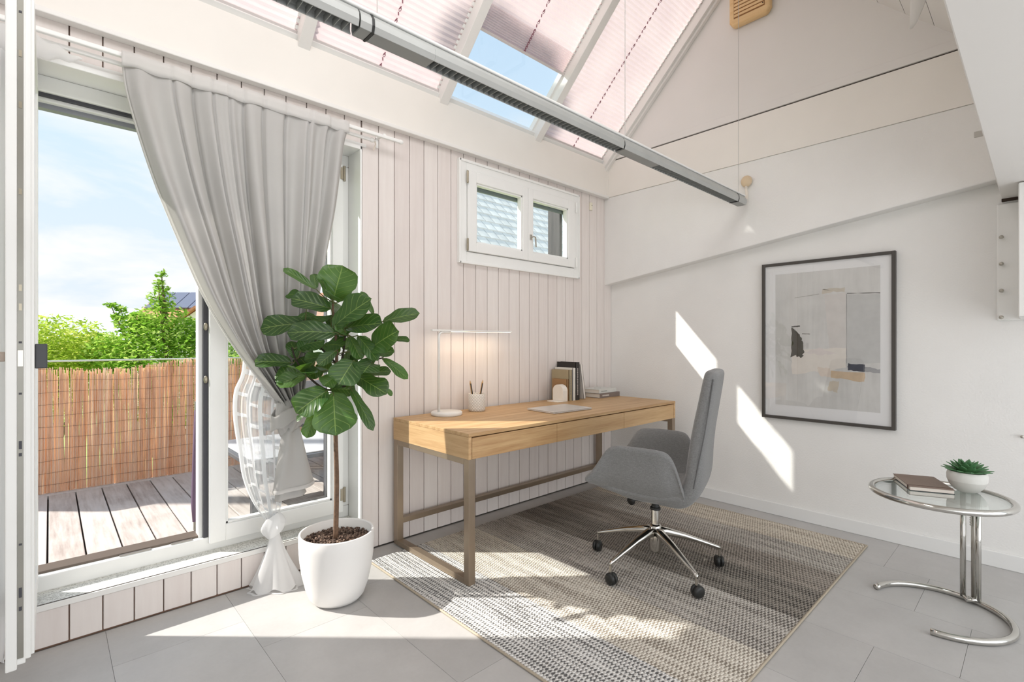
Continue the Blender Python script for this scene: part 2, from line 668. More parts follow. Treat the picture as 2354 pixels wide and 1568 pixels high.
for i in range(6):
    xa, xb = RX[i + 1] + 0.032, RX[i] - (0.032 if i else 0.03)
    win = thing('window_%d' % (i + 2), 'sloped roof glazing ' + names[i], 'skylight', kind='structure')
    slope_box(MB(), xa, xb, -0.06, 1.25, 0.055, 0.061).build('pane', M['glass'], win)
    fr = MB()
    slope_box(fr, xa, xb, -0.03, 0.026, -0.012, 0.06)
    slope_box(fr, xa, xa + 0.014, 0.012, 1.25, 0.02, 0.06)
    slope_box(fr, xb - 0.014, xb, 0.012, 1.25, 0.02, 0.06)
    fr.build('glazing_frame', M['frame'], win)


def blind_mat():
    b = NB('pleated_pink_fabric')
    vec = b.coord('Position')
    c = b.ramp(b.noise(vec, 4, 3), [(0.3, srgb(224, 208, 208)), (0.7, srgb(231, 217, 216))])
    d = b.n('ShaderNodeBsdfDiffuse', {'Color': c}).outputs[0]
    t = b.n('ShaderNodeBsdfTranslucent', {'Color': c}).outputs[0]
    return b.finish(b.n('ShaderNodeMixShader', {0: 0.41, 1: d, 2: t}).outputs[0])


M['blind'] = blind_mat()
M['cord'] = simple('plum_cord', srgb(150, 96, 110), 0.7)
M['rail'] = simple('blind_rail', srgb(214, 206, 204), 0.4)


def slope_pt(x, u, n):
    return (x, -u + n * sl, ROOF0 + u + n * sl)


bl_lab = ['closed pink pleated blind next to the gable wall', 'raised pink pleated blind above the blue sky gap', 'closed pink pleated blind crossed by the grey tube lamp',
          'closed pink pleated blind above the grey curtain', 'closed pink pleated blind above the open terrace door', 'closed pink pleated blind at the far left']
for i in range(6):
    xa, xb = RX[i + 1] + 0.0325, RX[i] - (0.0325 if i else 0.031)
    t = thing('pleated_blind', bl_lab[i], 'blind', (0, 0, 0), group='pleated roof blinds')
    ustart = 0.035 if i != 1 else 0.352
    us = [ustart]
    while us[-1] < 1.25:
        d = us[-1] - ustart
        step = 0.0115
        if i == 1 and d < 0.10:
            step = 0.0048
        us.append(us[-1] + step)
    rows = []
    for k, u in enumerate(us):
        n = 0.022 + (0.0065 if k % 2 else -0.0065)
        rows.append([slope_pt(x, u, n) for x in (xa, (xa + xb) / 2, xb)])
    MB().grid(rows).build('pleated_fabric', M['blind'], t)
    slope_box(MB(), xa, xb, ustart - 0.012, ustart, 0.008, 0.034).build('bottom_rail', M['rail'], t, bevel=0.002)
    cm = MB()
    xm = (xa + xb) / 2
    for k in range(0, len(us) - 2, 2):
        uu = us[k]
        dx = 0.006 * (1 if (k // 2) % 2 else -1)
        p = slope_pt(xm + dx * 0.5, uu, 0.011)
        q = slope_pt(xm - dx * 0.5, us[k + 1], 0.014)
        cm.tube([p, q], 0.0035, 5)
        if k % 4 == 0:
            pts = [slope_pt(xm + 0.007 * math.cos(a), uu + 0.008 * math.sin(a), 0.010) for a in [2 * PI * q_ / 8 for q_ in range(8)]]
            cm.tube(pts, 0.0018, 4, closed=True)
    cm.build('pull_cord', M['cord'], t)

# ------------------------------------------------------------------ terrace door recess
YD = 0.15
d1 = thing('door_1', 'white framed terrace door set in the panelled wall', 'door', kind='structure')
rev = MB()
rev.box(DX0, DX0 + 0.012, 0.0, YD, 0.165, DZ1)
rev.build('jamb_lining', M['frame'], d1)
MB().box(DX1 - 0.012, DX1 + 0.0, -0.012, YD, 0.165, DZ1 + 0.01).build('jamb_lining', M['frame'], d1, bevel=0.003)
MB().box(DX0, DX1, -0.012, YD, DZ1 - 0.012, DZ1 + 0.012).build('head_lining', M['frame'], d1, bevel=0.003)
MB().box(DX0 - 0.04, DX1 + 0.03, -0.006, 0.0, DZ1 + 0.01, DZ1 + 0.03).build('head_trim', M['frame'], d1, bevel=0.002)
f = MB()
f.box(DX0 + 0.012, DX1 - 0.012, YD - 0.005, YD + 0.07, 2.325, DZ1 - 0.012)
f.build('frame_head', M['frame'], d1, bevel=0.004)
MB().box(DX0 + 0.07, DX1 - 0.06, YD + 0.012, YD + 0.06, 2.312, 2.326).build('gasket', M['gasket'], d1)
MB().box(DX0 + 0.07, DX1 - 0.06, YD + 0.03, YD + 0.09, 2.296, 2.312).build('frame_lip', M['frame'], d1, bevel=0.002)
MB().box(DX0 + 0.07, DX1 - 0.06, YD + 0.06, YD + 0.10, 2.275, 2.297).build('outer_gasket', simple('grey_outer_profile', srgb(140, 142, 150), 0.5), d1)
MB().box(DX0 + 0.012, DX0 + 0.075, YD - 0.005, YD + 0.07, 0.253, 2.324).build('frame_jamb', M['frame'], d1, bevel=0.004)
MB().box(DX1 - 0.075, DX1 - 0.012, YD - 0.005, YD + 0.07, 0.253, 2.324).build('frame_jamb', M['frame'], d1, bevel=0.004)
MB().box(DX0 + 0.012, DX1 - 0.012, YD - 0.005, YD + 0.075, 0.182, 0.252).build('frame_sill', M['frame'], d1, bevel=0.006)
MB().box(DX0 + 0.07, -3.27, YD + 0.025, YD + 0.12, 0.235, 0.262).build('threshold_strip', simple('brown_threshold', srgb(104, 92, 82), 0.5, 0.4), d1, bevel=0.003)
MB().box(-3.62, -3.50, YD + 0.004, YD + 0.02, 0.2521, 0.258).build('strike_plate', M['steel'], d1)
MB().box(-3.42, -3.33, YD + 0.004, YD + 0.02, 0.2521, 0.258).build('strike_plate', M['steel'], d1)
# stone ledge of the step with its white nosing
st = MB().box(DX0, DX1, 0.004, YD + 0.02, 0.166, 0.184).build('stone_sill', M['stone'], d1, bevel=0.002)
MB().box(DX0, DX1, -0.004, 0.004, 0.158, 0.182).build('sill_nosing', M['white'], d1, bevel=0.002)
MB().box(DX0, DX1, 0.0035, 0.0055, 0.1825, 0.1845).build('sill_joint', M['dark_gap'], d1)


def sash(parent, x0, x1, y0, y1, z0, z1, wl, wr_, wt, wbt, gy):
    """four frame members, glazing beads and a pane in the x-z plane"""
    MB().box(x0, x0 + wl, y0, y1, z0, z1).build('stile', M['frame'], parent, bevel=0.005)
    MB().box(x1 - wr_, x1, y0, y1, z0, z1).build('stile', M['frame'], parent, bevel=0.005)
    MB().box(x0 + wl - 0.002, x1 - wr_ + 0.002, y0, y1, z1 - wt, z1).build('rail', M['frame'], parent, bevel=0.005)
    MB().box(x0 + wl - 0.002, x1 - wr_ + 0.002, y0, y1, z0, z0 + wbt).build('rail', M['frame'], parent, bevel=0.005)
    a, b_, c, d = x0 + wl, x1 - wr_, z0 + wbt, z1 - wt
    bead = MB()
    th = 0.012
    for (p0, p1, q0, q1) in ((a, a + th, c, d), (b_ - th, b_, c, d), (a, b_, c, c + th), (a, b_, d - th, d)):
        bead.box(p0, p1, y0 + 0.012, gy, q0, q1)
    bead.build('glazing_bead', M['frame'], parent, bevel=0.002)
    MB().box(a, b_, gy, gy + 0.006, c, d).build('pane', M['glass'], parent)


# closed leaf (right), a sash of its own
d2 = thing('door_2', 'closed glazed terrace door leaf behind the curtains', 'door', kind='structure')
sash(d2, -3.262, -2.555, YD - 0.03, YD + 0.045, 0.222, 2.325, 0.075, 0.068, 0.085, 0.085, YD + 0.02)
MB().box(-3.284, -3.262, YD + 0.0, YD + 0.05, 0.24, 2.31).build('edge_gasket', M['gasket'], d2)
MB().box(-3.302, -3.284, YD + 0.02, YD + 0.08, 0.25, 2.30).build('edge_strip', M['frame'], d2)
MB().box(-2.635, -2.615, YD + 0.03, YD + 0.075, 0.30, 2.25).build('outer_edge', M['gasket'], d2)
for z in (0.33, 1.06, 1.33, 2.27):
    if z in (0.33, 2.27):
        mb = MB().tube([(-2.553, YD - 0.036, z - 0.045), (-2.553, YD - 0.036, z + 0.045)], 0.008, 10)
        mb.box(-2.575, -2.553, YD - 0.036, YD - 0.03, z - 0.035, z + 0.035)
        mb.build('hinge', M['hinge'], d2)
    else:
        MB().ball((-3.274, YD - 0.006, z), 0.010, 0.008, 0.02).build('locking_pin', M['hinge'], d2, smooth=True)

# open leaf, swung 90 degrees into the room, seen on its edge
d3 = thing('door_3', 'open terrace door leaf seen edge-on at the left', 'door', kind='structure')
lx0, lx1, ly0, ly1, lz0, lz1 = -3.957, -3.892, -0.60, 0.14, 0.245, 2.36
MB().box(lx0, lx0 + 0.026, ly0, ly0 + 0.085, lz0 - 0.012, lz1).build('stile', M['frame'], d3, bevel=0.003)
MB().box(lx0 + 0.024, lx1 - 0.020, ly0 + 0.006, ly0 + 0.085, lz0, lz1 - 0.01).build('stile', M['frame'], d3, bevel=0.002)
MB().box(lx1 - 0.022, lx1 - 0.008, ly0 + 0.010, ly0 + 0.085, lz0 + 0.01, lz1 - 0.012).build('stile', M['frame'], d3, bevel=0.002)
MB().box(lx1 - 0.010, lx1, ly0 + 0.022, ly0 + 0.085, lz0 + 0.014, lz1 - 0.02).build('stile', M['frame'], d3, bevel=0.002)
MB().box(lx0, lx1, ly1 - 0.08, ly1, lz0, lz1).build('stile', M['frame'], d3, bevel=0.004)
MB().box(lx0, lx1, ly0 + 0.08, ly1 - 0.07, lz0, lz0 + 0.085).build('rail', M['frame'], d3, bevel=0.004)
MB().box(lx0, lx1, ly0 + 0.08, ly1 - 0.07, lz1 - 0.085, lz1).build('rail', M['frame'], d3, bevel=0.004)
MB().box(lx0 + 0.028, lx0 + 0.034, ly0 + 0.08, ly1 - 0.07, lz0 + 0.08, lz1 - 0.08).build('pane', M['glass'], d3)
ls = MB().box(lx0 + 0.0262, lx0 + 0.0405, ly0 + 0.0035, ly0 + 0.008, lz0 + 0.02, lz1 - 0.02).build('lock_strip', M['alu'], d3)
for z, h_ in ((2.28, 0.006), (2.15, 0.02), (1.99, 0.02), (1.72, 0.018), (1.42, 0.02), (1.36, 0.022), (1.25, 0.006), (1.09, 0.006), (0.93, 0.025), (0.90, 0.01), (0.62, 0.006), (0.47, 0.03), (0.42, 0.012)):
    MB().box(lx0 + 0.030, lx0 + 0.037, ly0 + 0.002, ly0 + 0.004, z - h_ / 2, z + h_ / 2).build('lock_fitting', M['gasket'] if h_ < 0.012 or z < 1 else M['hinge'], ls)
MB().box(lx0 + 0.0275, lx0 + 0.0395, ly0 + 0.0018, ly0 + 0.004, 1.175, 1.225).build('latch_plate', M['steel'], ls)
hd = MB().box(lx1, lx1 + 0.03, ly0 + 0.05, ly0 + 0.075, 1.165, 1.245)
hd.build('outer_handle', M['darkhandle'], d3, bevel=0.003)
hi = MB().box(lx0 - 0.03, lx0, ly0 + 0.03, ly0 + 0.05, 1.19, 1.22)
hi.box(lx0 - 0.042, lx0 - 0.028, ly0 + 0.03, ly0 + 0.15, 1.19, 1.22)
hi.build('inner_handle', simple('beige_handle', srgb(176, 160, 146), 0.4), d3, bevel=0.003)

# ------------------------------------------------------------------ small window
w1 = thing('window_1', 'small white two-sash window high in the panelled wall', 'window', kind='structure')
cas = [(-1.79, -1.725, 1.805, 2.52), (-0.565, -0.50, 1.805, 2.52), (-1.725, -0.565, 2.455, 2.52), (-1.725, -0.565, 1.805, 1.885)]
for c in cas:
    MB().box(c[0], c[1], -0.022, 0.022, c[2], c[3]).build('casing', M['frame'], w1, bevel=0.004)
lip = MB()
for c in ((-1.795, -1.777, 1.80, 2.525), (-0.513, -0.495, 1.80, 2.525), (-1.79, -0.50, 2.507, 2.525), (-1.79, -0.50, 1.80, 1.815)):
    lip.box(c[0], c[1], -0.03, 0.0, c[2], c[3])
lip.build('casing_lip', M['frame'], w1, bevel=0.003)
for (xa, xb) in ((-1.722, -1.1345), (-1.1315, -0.568)):
    sash(w1, xa, xb, -0.038, 0.03, 1.888, 2.452, 0.074 if xa < -1.5 else 0.052, 0.056 if xa < -1.5 else 0.086, 0.074, 0.066, 0.012)
for x, z in ((-1.735, 2.40), (-1.735, 1.93), (-0.562, 2.40), (-0.562, 1.93)):
    mb = MB().tube([(x, -0.045, z - 0.035), (x, -0.045, z + 0.035)], 0.008, 10)
    mb.ball((x, -0.045, z + 0.037), 0.008)
    mb.ball((x, -0.045, z - 0.037), 0.008)
    mb.build('hinge', M['hinge'] if x < -1 else M['frame'], w1)
h = MB().box(-1.118, -1.102, -0.046, -0.036, 2.05, 2.09)
h.tube([(-1.11, -0.045, 2.07), (-1.11, -0.075, 2.07), (-1.098, -0.08, 2.065), (-1.092, -0.08, 1.99)], 0.006, 8)
h.build('handle', M['steel'], w1, smooth=False)
# outer reveal: weathered dark shutter board on the right, grey head board
MB().box(-0.648, -0.615, 0.07, 0.205, 1.86, 2.48).build('outer_board', wood_mat('weathered_dark_wood', srgb(50, 49, 51), srgb(78, 75, 75), 2), w1)
MB().box(-1.735, -0.565, 0.045, 0.062, 2.352, 2.50).build('outer_head', simple('grey_green_head', srgb(120, 130, 130), 0.6), w1)

# ================================================================== outdoors
def deck_mat():
    b = NB('weathered_deck')
    vec = b.coord('Position')
    v = b.scaled(vec, (26, 2.0, 26))
    n1 = b.noise(v, 1.5, 5, 0.65)
    n2 = b.noise(vec, 2.2, 4, 0.6)
    oi = b.n('ShaderNodeObjectInfo').outputs['Random']
    f = b.math('ADD', b.math('MULTIPLY', n1, 0.5), b.math('ADD', b.math('MULTIPLY', n2, 0.35), b.math('MULTIPLY', oi, 0.15)))
    c = b.ramp(f, [(0.32, srgb(156, 143, 136)), (0.5, srgb(192, 183, 177)), (0.7, srgb(206, 199, 195))])
    return b.finish(b.principled(Base_Color=c, Roughness=0.75, Normal=b.bump(n1, 0.15, 0.004)))


M['deck'] = deck_mat()
dk = thing('terrace_deck', 'weathered pale wooden plank deck outside the terrace door', 'deck', kind='structure')
dx = 0.1485
for k in range(-3, 14):
    x0 = -3.865 + dx * k
    MB().box(x0 + 0.004, x0 + dx - 0.004, 0.25, 2.09, 0.12, 0.15).build('deck_board', M['deck'], dk, bevel=0.003)
MB().box(-4.4, -1.7, 0.25, 2.25, 0.05, 0.118).build('deck_joists', M['dark_gap'], dk)
MB().box(-4.4, -1.7, 2.095, 2.20, 0.12, 0.152).build('edge_board', M['deck'], dk, bevel=0.003)
MB().box(-4.4, -1.7, 0.24, 0.275, 0.12, 0.20).build('door_apron', simple('grey_apron', srgb(150, 145, 138), 0.6), dk)


def reed_mat():
    b = NB('reed_stalks')
    g_ = b.n('ShaderNodeNewGeometry')
    ri = g_.outputs['Random Per Island']
    pos = g_.outputs['Position']
    z = b.sep(pos)[2]
    n = b.noise(b.scaled(pos, (60, 60, 5)), 1.0, 4, 0.6)
    f = b.math('ADD', b.math('MULTIPLY', ri, 0.6), b.math('MULTIPLY', n, 0.4))
    c = b.ramp(f, [(0.10, srgb(206, 166, 134)), (0.3, srgb(248, 222, 196)), (0.6, srgb(251, 232, 212)), (0.85, srgb(253, 244, 234))])
    d = b.n('ShaderNodeBsdfDiffuse', {'Color': c}).outputs[0]
    t = b.n('ShaderNodeBsdfTranslucent', {'Color': c}).outputs[0]
    return b.finish(b.n('ShaderNodeMixShader', {0: 0.55, 1: d, 2: t}).outputs[0])


M['reed'] = reed_mat()
rf = thing('reed_fence', 'orange-brown reed screen fence at the far edge of the deck', 'fence')
rng = random.Random(3)
mb = MB()
top_tab = [(-4.4, 1.07), (-3.95, 1.075), (-3.65, 1.048), (-3.4, 1.05), (-3.17, 1.09), (-2.95, 1.115), (-2.5, 1.10), (-1.7, 1.08)]
for layer in range(3):
    x = -4.4
    while x < -1.7:
        r_ = rng.uniform(0.0028, 0.0052)
        lean = rng.gauss(0, 0.010)
        zb = 0.155
        zt = lerp_tab(top_tab, x) + rng.uniform(-0.012, 0.008) - (0.06 * rng.random() if layer else 0)
        yy = 2.155 + layer * 0.007 + rng.uniform(-0.002, 0.002)
        if rng.random() < 0.05:
            zb += rng.uniform(0, 0.3)
        k = rng.uniform(-0.006, 0.006)
        mb.tube([(x, yy, zb), (x + lean * 0.5 + k, yy, (zb + zt) / 2), (x + lean, yy, zt)], [r_, r_ * 0.9, r_ * 0.75], 5)
        x += r_ * rng.uniform(1.6, 2.3)
o = mb.build('reeds', M['reed'], rf)
o['kind'] = 'stuff'
wm = MB()
for k in range(11):
    z = 0.22 + k * 0.083
    wm.tube([(-4.4 + q * 0.15, 2.147, z + 0.006 * math.sin(q * 1.3 + k)) for q in range(19)], 0.0011, 4)
wm.build('tie_wires', simple('rusty_wire', srgb(96, 72, 58), 0.6, 0.4), rf)
for x in (-4.3, -2.35):
    MB().tube([(x, 2.19, 0.05), (x, 2.19, 1.11)], 0.015, 8).build('post', M['alu'], rf)
MB().tube([(-4.4, 2.19, 1.112), (-1.7, 2.19, 1.109)], 0.007, 8).build('top_rail', simple('pale_rail', srgb(206, 216, 206), 0.4), rf)

# garden table behind the closed leaf, and a folded parasol leaning by the frame
gt = thing('garden_table', 'grey metal garden table on the deck behind the sheer curtain', 'table', (-2.52, 0.78, 0.15))
dm = simple('anthracite_metal', srgb(96, 98, 104), 0.4, 0.3)
MB().box(-0.50, 0.55, -0.42, 0.42, 0.375, 0.40).build('frame', dm, gt, bevel=0.004)
MB().box(-0.47, 0.52, -0.39, 0.39, 0.401, 0.408).build('table_top', simple('pale_slab', srgb(206, 206, 210), 0.3), gt, bevel=0.002)
for sx in (-0.45, 0.50):
    for sy in (-0.37, 0.37):
        MB().box(sx - 0.02, sx + 0.02, sy - 0.02, sy + 0.02, 0.002, 0.375).build('leg', dm, gt)
gb = thing('garden_bench', 'grey metal bench behind the garden table on the deck', 'bench', (-2.05, 1.62, 0.15))
MB().box(-0.6, 0.6, -0.2, 0.2, 0.40, 0.425).build('seat', dm, gb, bevel=0.004)
MB().box(-0.6, 0.6, 0.17, 0.2, 0.60, 0.75).build('back_rail', dm, gb, bevel=0.004)
for sx in (-0.57, 0.57):
    for sy in (-0.17, 0.185):
        MB().box(sx - 0.015, sx + 0.015, sy - 0.015, sy + 0.015, 0.002, 0.70 if sy > 0 else 0.40).build('leg', dm, gb)
fp = thing('folded_parasol', 'mauve folded parasol leaning outside beside the door edge', 'parasol', (-3.235, 0.62, 0.15))
MB().tube([(0.0, 0.0, 0.002), (0.004, 0.01, 0.2), (0.012, 0.03, 0.75)], 0.008, 8).build('pole', M['alu'], fp)
MB().tube([(0.002, 0.002, 0.05), (0.004, 0.01, 0.15), (0.008, 0.02, 0.40), (0.012, 0.03, 0.70)], [0.014, 0.022, 0.018, 0.010], 10).build('canopy', cloth('mauve_cloth', srgb(136, 118, 140)), fp, smooth=True)

# ground far below and hills
MB_ground = MB().box(-400, 700, 2.6, 800, -6.2, -6.0)
tag(MB_ground.build('garden_ground', simple('meadow', srgb(150, 170, 96), 0.9, var=0.2, scale=0.3)), 'green meadow ground far below the terrace', 'ground', kind='structure')
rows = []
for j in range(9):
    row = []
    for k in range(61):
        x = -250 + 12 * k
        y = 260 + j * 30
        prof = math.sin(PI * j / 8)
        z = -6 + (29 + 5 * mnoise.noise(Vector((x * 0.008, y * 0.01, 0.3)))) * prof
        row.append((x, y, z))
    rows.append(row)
hl = MB().grid(rows).build('hill_range', simple('haze_pale_hills', srgb(198, 206, 204), 0.95, var=0.1, scale=0.03), smooth=True)  # distance haze is put into this pale base colour
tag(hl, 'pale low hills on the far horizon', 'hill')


def leaf_mat(name, c0, c1, c2, tr=0.45):
    b = NB(name)
    ri = b.n('ShaderNodeNewGeometry').outputs['Random Per Island']
    c = b.ramp(ri, [(0.0, c0), (0.5, c1), (1.0, c2)])
    d = b.n('ShaderNodeBsdfDiffuse', {'Color': c}).outputs[0]
    t = b.n('ShaderNodeBsdfTranslucent', {'Color': c}).outputs[0]
    return b.finish(b.n('ShaderNodeMixShader', {0: tr, 1: d, 2: t}).outputs[0])


M['bark'] = simple('bark', srgb(120, 98, 78), 0.9, var=0.2, scale=30)


def tree(name, label, base, blobs, mat, n, size, seed, sprays=()):
    rg = random.Random(seed)
    t = thing(name, label, 'tree', base)
    bx, by, bz = base
    fm = MB()
    tot = sum(b_[3] ** 2 for b_ in blobs)
    for (cx, cy, cz, r_, sq) in blobs:
        cnt = int(n * r_ * r_ / tot)
        for _ in range(cnt):
            d = Vector((rg.gauss(0, 1), rg.gauss(0, 1), rg.gauss(0, 1))).normalized()
            rad = r_ * (rg.random() ** 0.35)
            p = Vector((cx, cy, cz)) + Vector((d.x * rad, d.y * rad, d.z * rad * sq))
            a = Vector((rg.gauss(0, 1), rg.gauss(0, 1), rg.gauss(0, 0.5))).normalized()
            b2 = a.cross(Vector((rg.gauss(0, 0.6), rg.gauss(0, 0.6), 1))).normalized()
            s = size * rg.uniform(0.6, 1.3)
            p = p - Vector(base)
            fm.add([p - a * s, p + b2 * s * 0.45 + a * s * 0.1, p + a * s, p - b2 * s * 0.45 + a * s * 0.1], [(0, 1, 2, 3)])
    o_ = fm.build('foliage', mat, t)
    o_['kind'] = 'stuff'
    tm = MB()
    top = max(blobs, key=lambda q: q[2])
    ctr = blobs[0]
    tm.tube([(0, 0, 0), ((ctr[0] - bx) * 0.6, (ctr[1] - by) * 0.6, (ctr[2] - bz) * 0.6), (ctr[0] - bx, ctr[1] - by, ctr[2] - bz), (top[0] - bx, top[1] - by, top[2] - bz)], [0.16, 0.10, 0.05, 0.004], 8)
    for b_ in blobs[1:]:
        tm.tube([((ctr[0] - bx) * 0.8, (ctr[1] - by) * 0.8, (ctr[2] - bz) * 0.8), (b_[0] - bx, b_[1] - by, b_[2] - bz)], [0.04, 0.006], 6)
    tm.build('trunk', M['bark'], t, smooth=True)
    return t


lm1 = leaf_mat('lime_leaves', srgb(146, 178, 52), srgb(190, 210, 80), srgb(222, 230, 126))
lm2 = leaf_mat('green_leaves', srgb(108, 156, 50), srgb(160, 200, 74), srgb(206, 224, 126))
lm3 = leaf_mat('yellow_leaves', srgb(180, 190, 90), srgb(216, 214, 120), srgb(232, 226, 150))
tree('broadleaf_tree', 'tall bright green tree standing behind the reed fence', (-2.3, 8.1, -6.0),
     [(-2.2, 8.1, 0.7, 1.05, 1.0), (-2.35, 8.15, 1.5, 0.55, 0.9), (-2.37, 8.15, 2.05, 0.22, 1.3), (-2.9, 8.6, 1.0, 0.6, 0.8), (-3.05, 8.7, 1.92, 0.10, 0.5), (-2.92, 8.65, 1.86, 0.11, 0.6), (-2.97, 8.68, 1.72, 0.12, 0.7), (-2.7, 8.5, 1.6, 0.35, 0.6),
      (-1.9, 7.8, 1.25, 0.45, 0.8), (-2.37, 8.15, 2.48, 0.10, 0.9), (-2.42, 8.15, 2.32, 0.10, 0.7), (-1.3, 7.4, 0.6, 0.8, 0.9)], lm2, 15000, 0.05, 5)
tree('lime_bush', 'lime-green round bush left of the tall tree behind the fence', (-3.7, 9.4, -6.0),
     [(-3.75, 9.4, 0.75, 1.05, 1.0), (-4.3, 9.6, 1.0, 0.8, 1.0), (-3.35, 9.1, 0.85, 0.6, 1.0)], lm1, 12000, 0.045, 6)
tree('pale_shrub', 'pale yellow shrub showing between the bush and the tall tree', (-4.2, 13.0, -6.0),
     [(-3.6, 12.6, 0.9, 0.7, 0.9), (-3.0, 12.4, 1.0, 0.6, 0.8)], lm3, 2500, 0.07, 8)

tree('added_shade_tree', 'unseen slender tree added to shade the open skylight gap', (-6.35, 4.2, -6.0),  # out of view; added to keep direct sun out of the skylight gap
     [(-6.1, 4.2, 8.15, 0.34, 1.0), (-5.68, 4.2, 7.98, 0.30, 1.0), (-6.42, 4.2, 8.32, 0.26, 1.0), (-6.0, 4.2, 8.3, 0.24, 1.0)], lm2, 11000, 0.07, 15)

# neighbour's house with solar panels
Rv = Vector((0.731, -0.682, 0))
Fv = Vector((0.682, 0.731, 0))
hs = thing('solar_house', 'distant house with solar panels on its roof behind the trees', 'house', (1.4, 34.5, -6.0))


def hp(a, d, z):
    p = Rv * a + Fv * d
    return (p.x, p.y, z + 6.0)


roofm = simple('orange_roof_tiles', srgb(206, 138, 108), 0.8, var=0.12, scale=4)
wallm = simple('house_render', srgb(240, 234, 226), 0.8)
MB().prism([hp(-3, 1.2, -6), hp(9, 1.2, -6), hp(9, 1.2, 2.4), hp(-3, 1.2, 2.4)], tuple(Fv * 6)).build('wall', wallm, hs)
MB().prism([hp(-3.2, 0.6, 2.3), hp(-3.2, 4.2, 4.75), hp(-3.2, 7.8, 2.3), hp(-3.2, 4.2, 4.5)], tuple(Rv * 12.4)).build('roof', roofm, hs)
sn = Vector((0, 0, 0))
for k in range(7):
    a0 = -2.95 + k * 0.98
    q = [hp(a0, 2.25, 3.50), hp(a0 + 0.92, 2.25, 3.50), hp(a0 + 0.92, 4.0, 4.69), hp(a0, 4.0, 4.69)]
    MB().prism(q, (-0.02, -0.02, 0.07)).build('solar_panel', simple('solar_blue', srgb(104, 110, 130), 0.3) if k == 0 else bpy.data.materials['solar_blue'], hs)
gm = MB().prism([hp(0.4, 0.2, -6), hp(3.4, 0.2, -6), hp(3.4, 0.2, 2.3), hp(1.9, 0.2, 3.3), hp(0.4, 0.2, 2.3)], tuple(Fv * 1.2))
gm.build('gable_wall', wallm, hs)
MB().prism([hp(0.1, -0.1, 2.15), hp(1.9, -0.1, 3.38), hp(3.7, -0.1, 2.15), hp(3.7, -0.1, 2.3), hp(1.9, -0.1, 3.53), hp(0.1, -0.1, 2.3)], tuple(Fv * 2.6)).build('gable_roof', roofm, hs)

# neighbouring tiled roof seen through the small window
nr = thing('tiled_roof', 'pale tiled roof next door seen through the small window', 'roof', (1.0, 3.5, 2.5))
tm_ = NB('pale_roof_tile')
_v = tm_.coord('Position')
_oi = tm_.n('ShaderNodeObjectInfo').outputs['Random']
_f = tm_.math('ADD', tm_.math('MULTIPLY', tm_.noise(_v, 9, 4), 0.6), tm_.math('MULTIPLY', _oi, 0.4))
M['rooftile'] = tm_.finish(tm_.principled(Base_Color=tm_.ramp(_f, [(0.25, srgb(226, 226, 218)), (0.75, srgb(246, 246, 238))]), Roughness=0.8))
tw_, th_ = 0.235, 0.33
tile2 = MB()
pr = [(0, 0), (0.06, 0.005), (0.117, 0.006), (0.175, 0.005), (0.229, 0)]
tile2.grid([[(x, 0, z + 0.03) for x, z in pr], [(x, 0.36 * sl, z + 0.36 * sl + 0.004) for x, z in pr]])
tile2.grid([[(x, 0.0, z + 0.03) for x, z in pr], [(x, 0.012, z + 0.0) for x, z in pr]])
tme = tile2.mesh('roof_tile')
tme.materials.append(M['rooftile'])
for j in range(14):
    for k in range(20):
        link_copy(tme, 'roof_tile', nr, (k * tw_ + (tw_ / 2 if j % 2 else 0), j * 0.30 * sl, j * 0.30 * sl))
MB().prism([(0, 0, -0.03), (0, 3.1, 3.07), (0, 3.1, -1.0), (0, 0, -1.0)], (4.95, 0, 0)).build('house_wall', M['dark_gap'], nr)

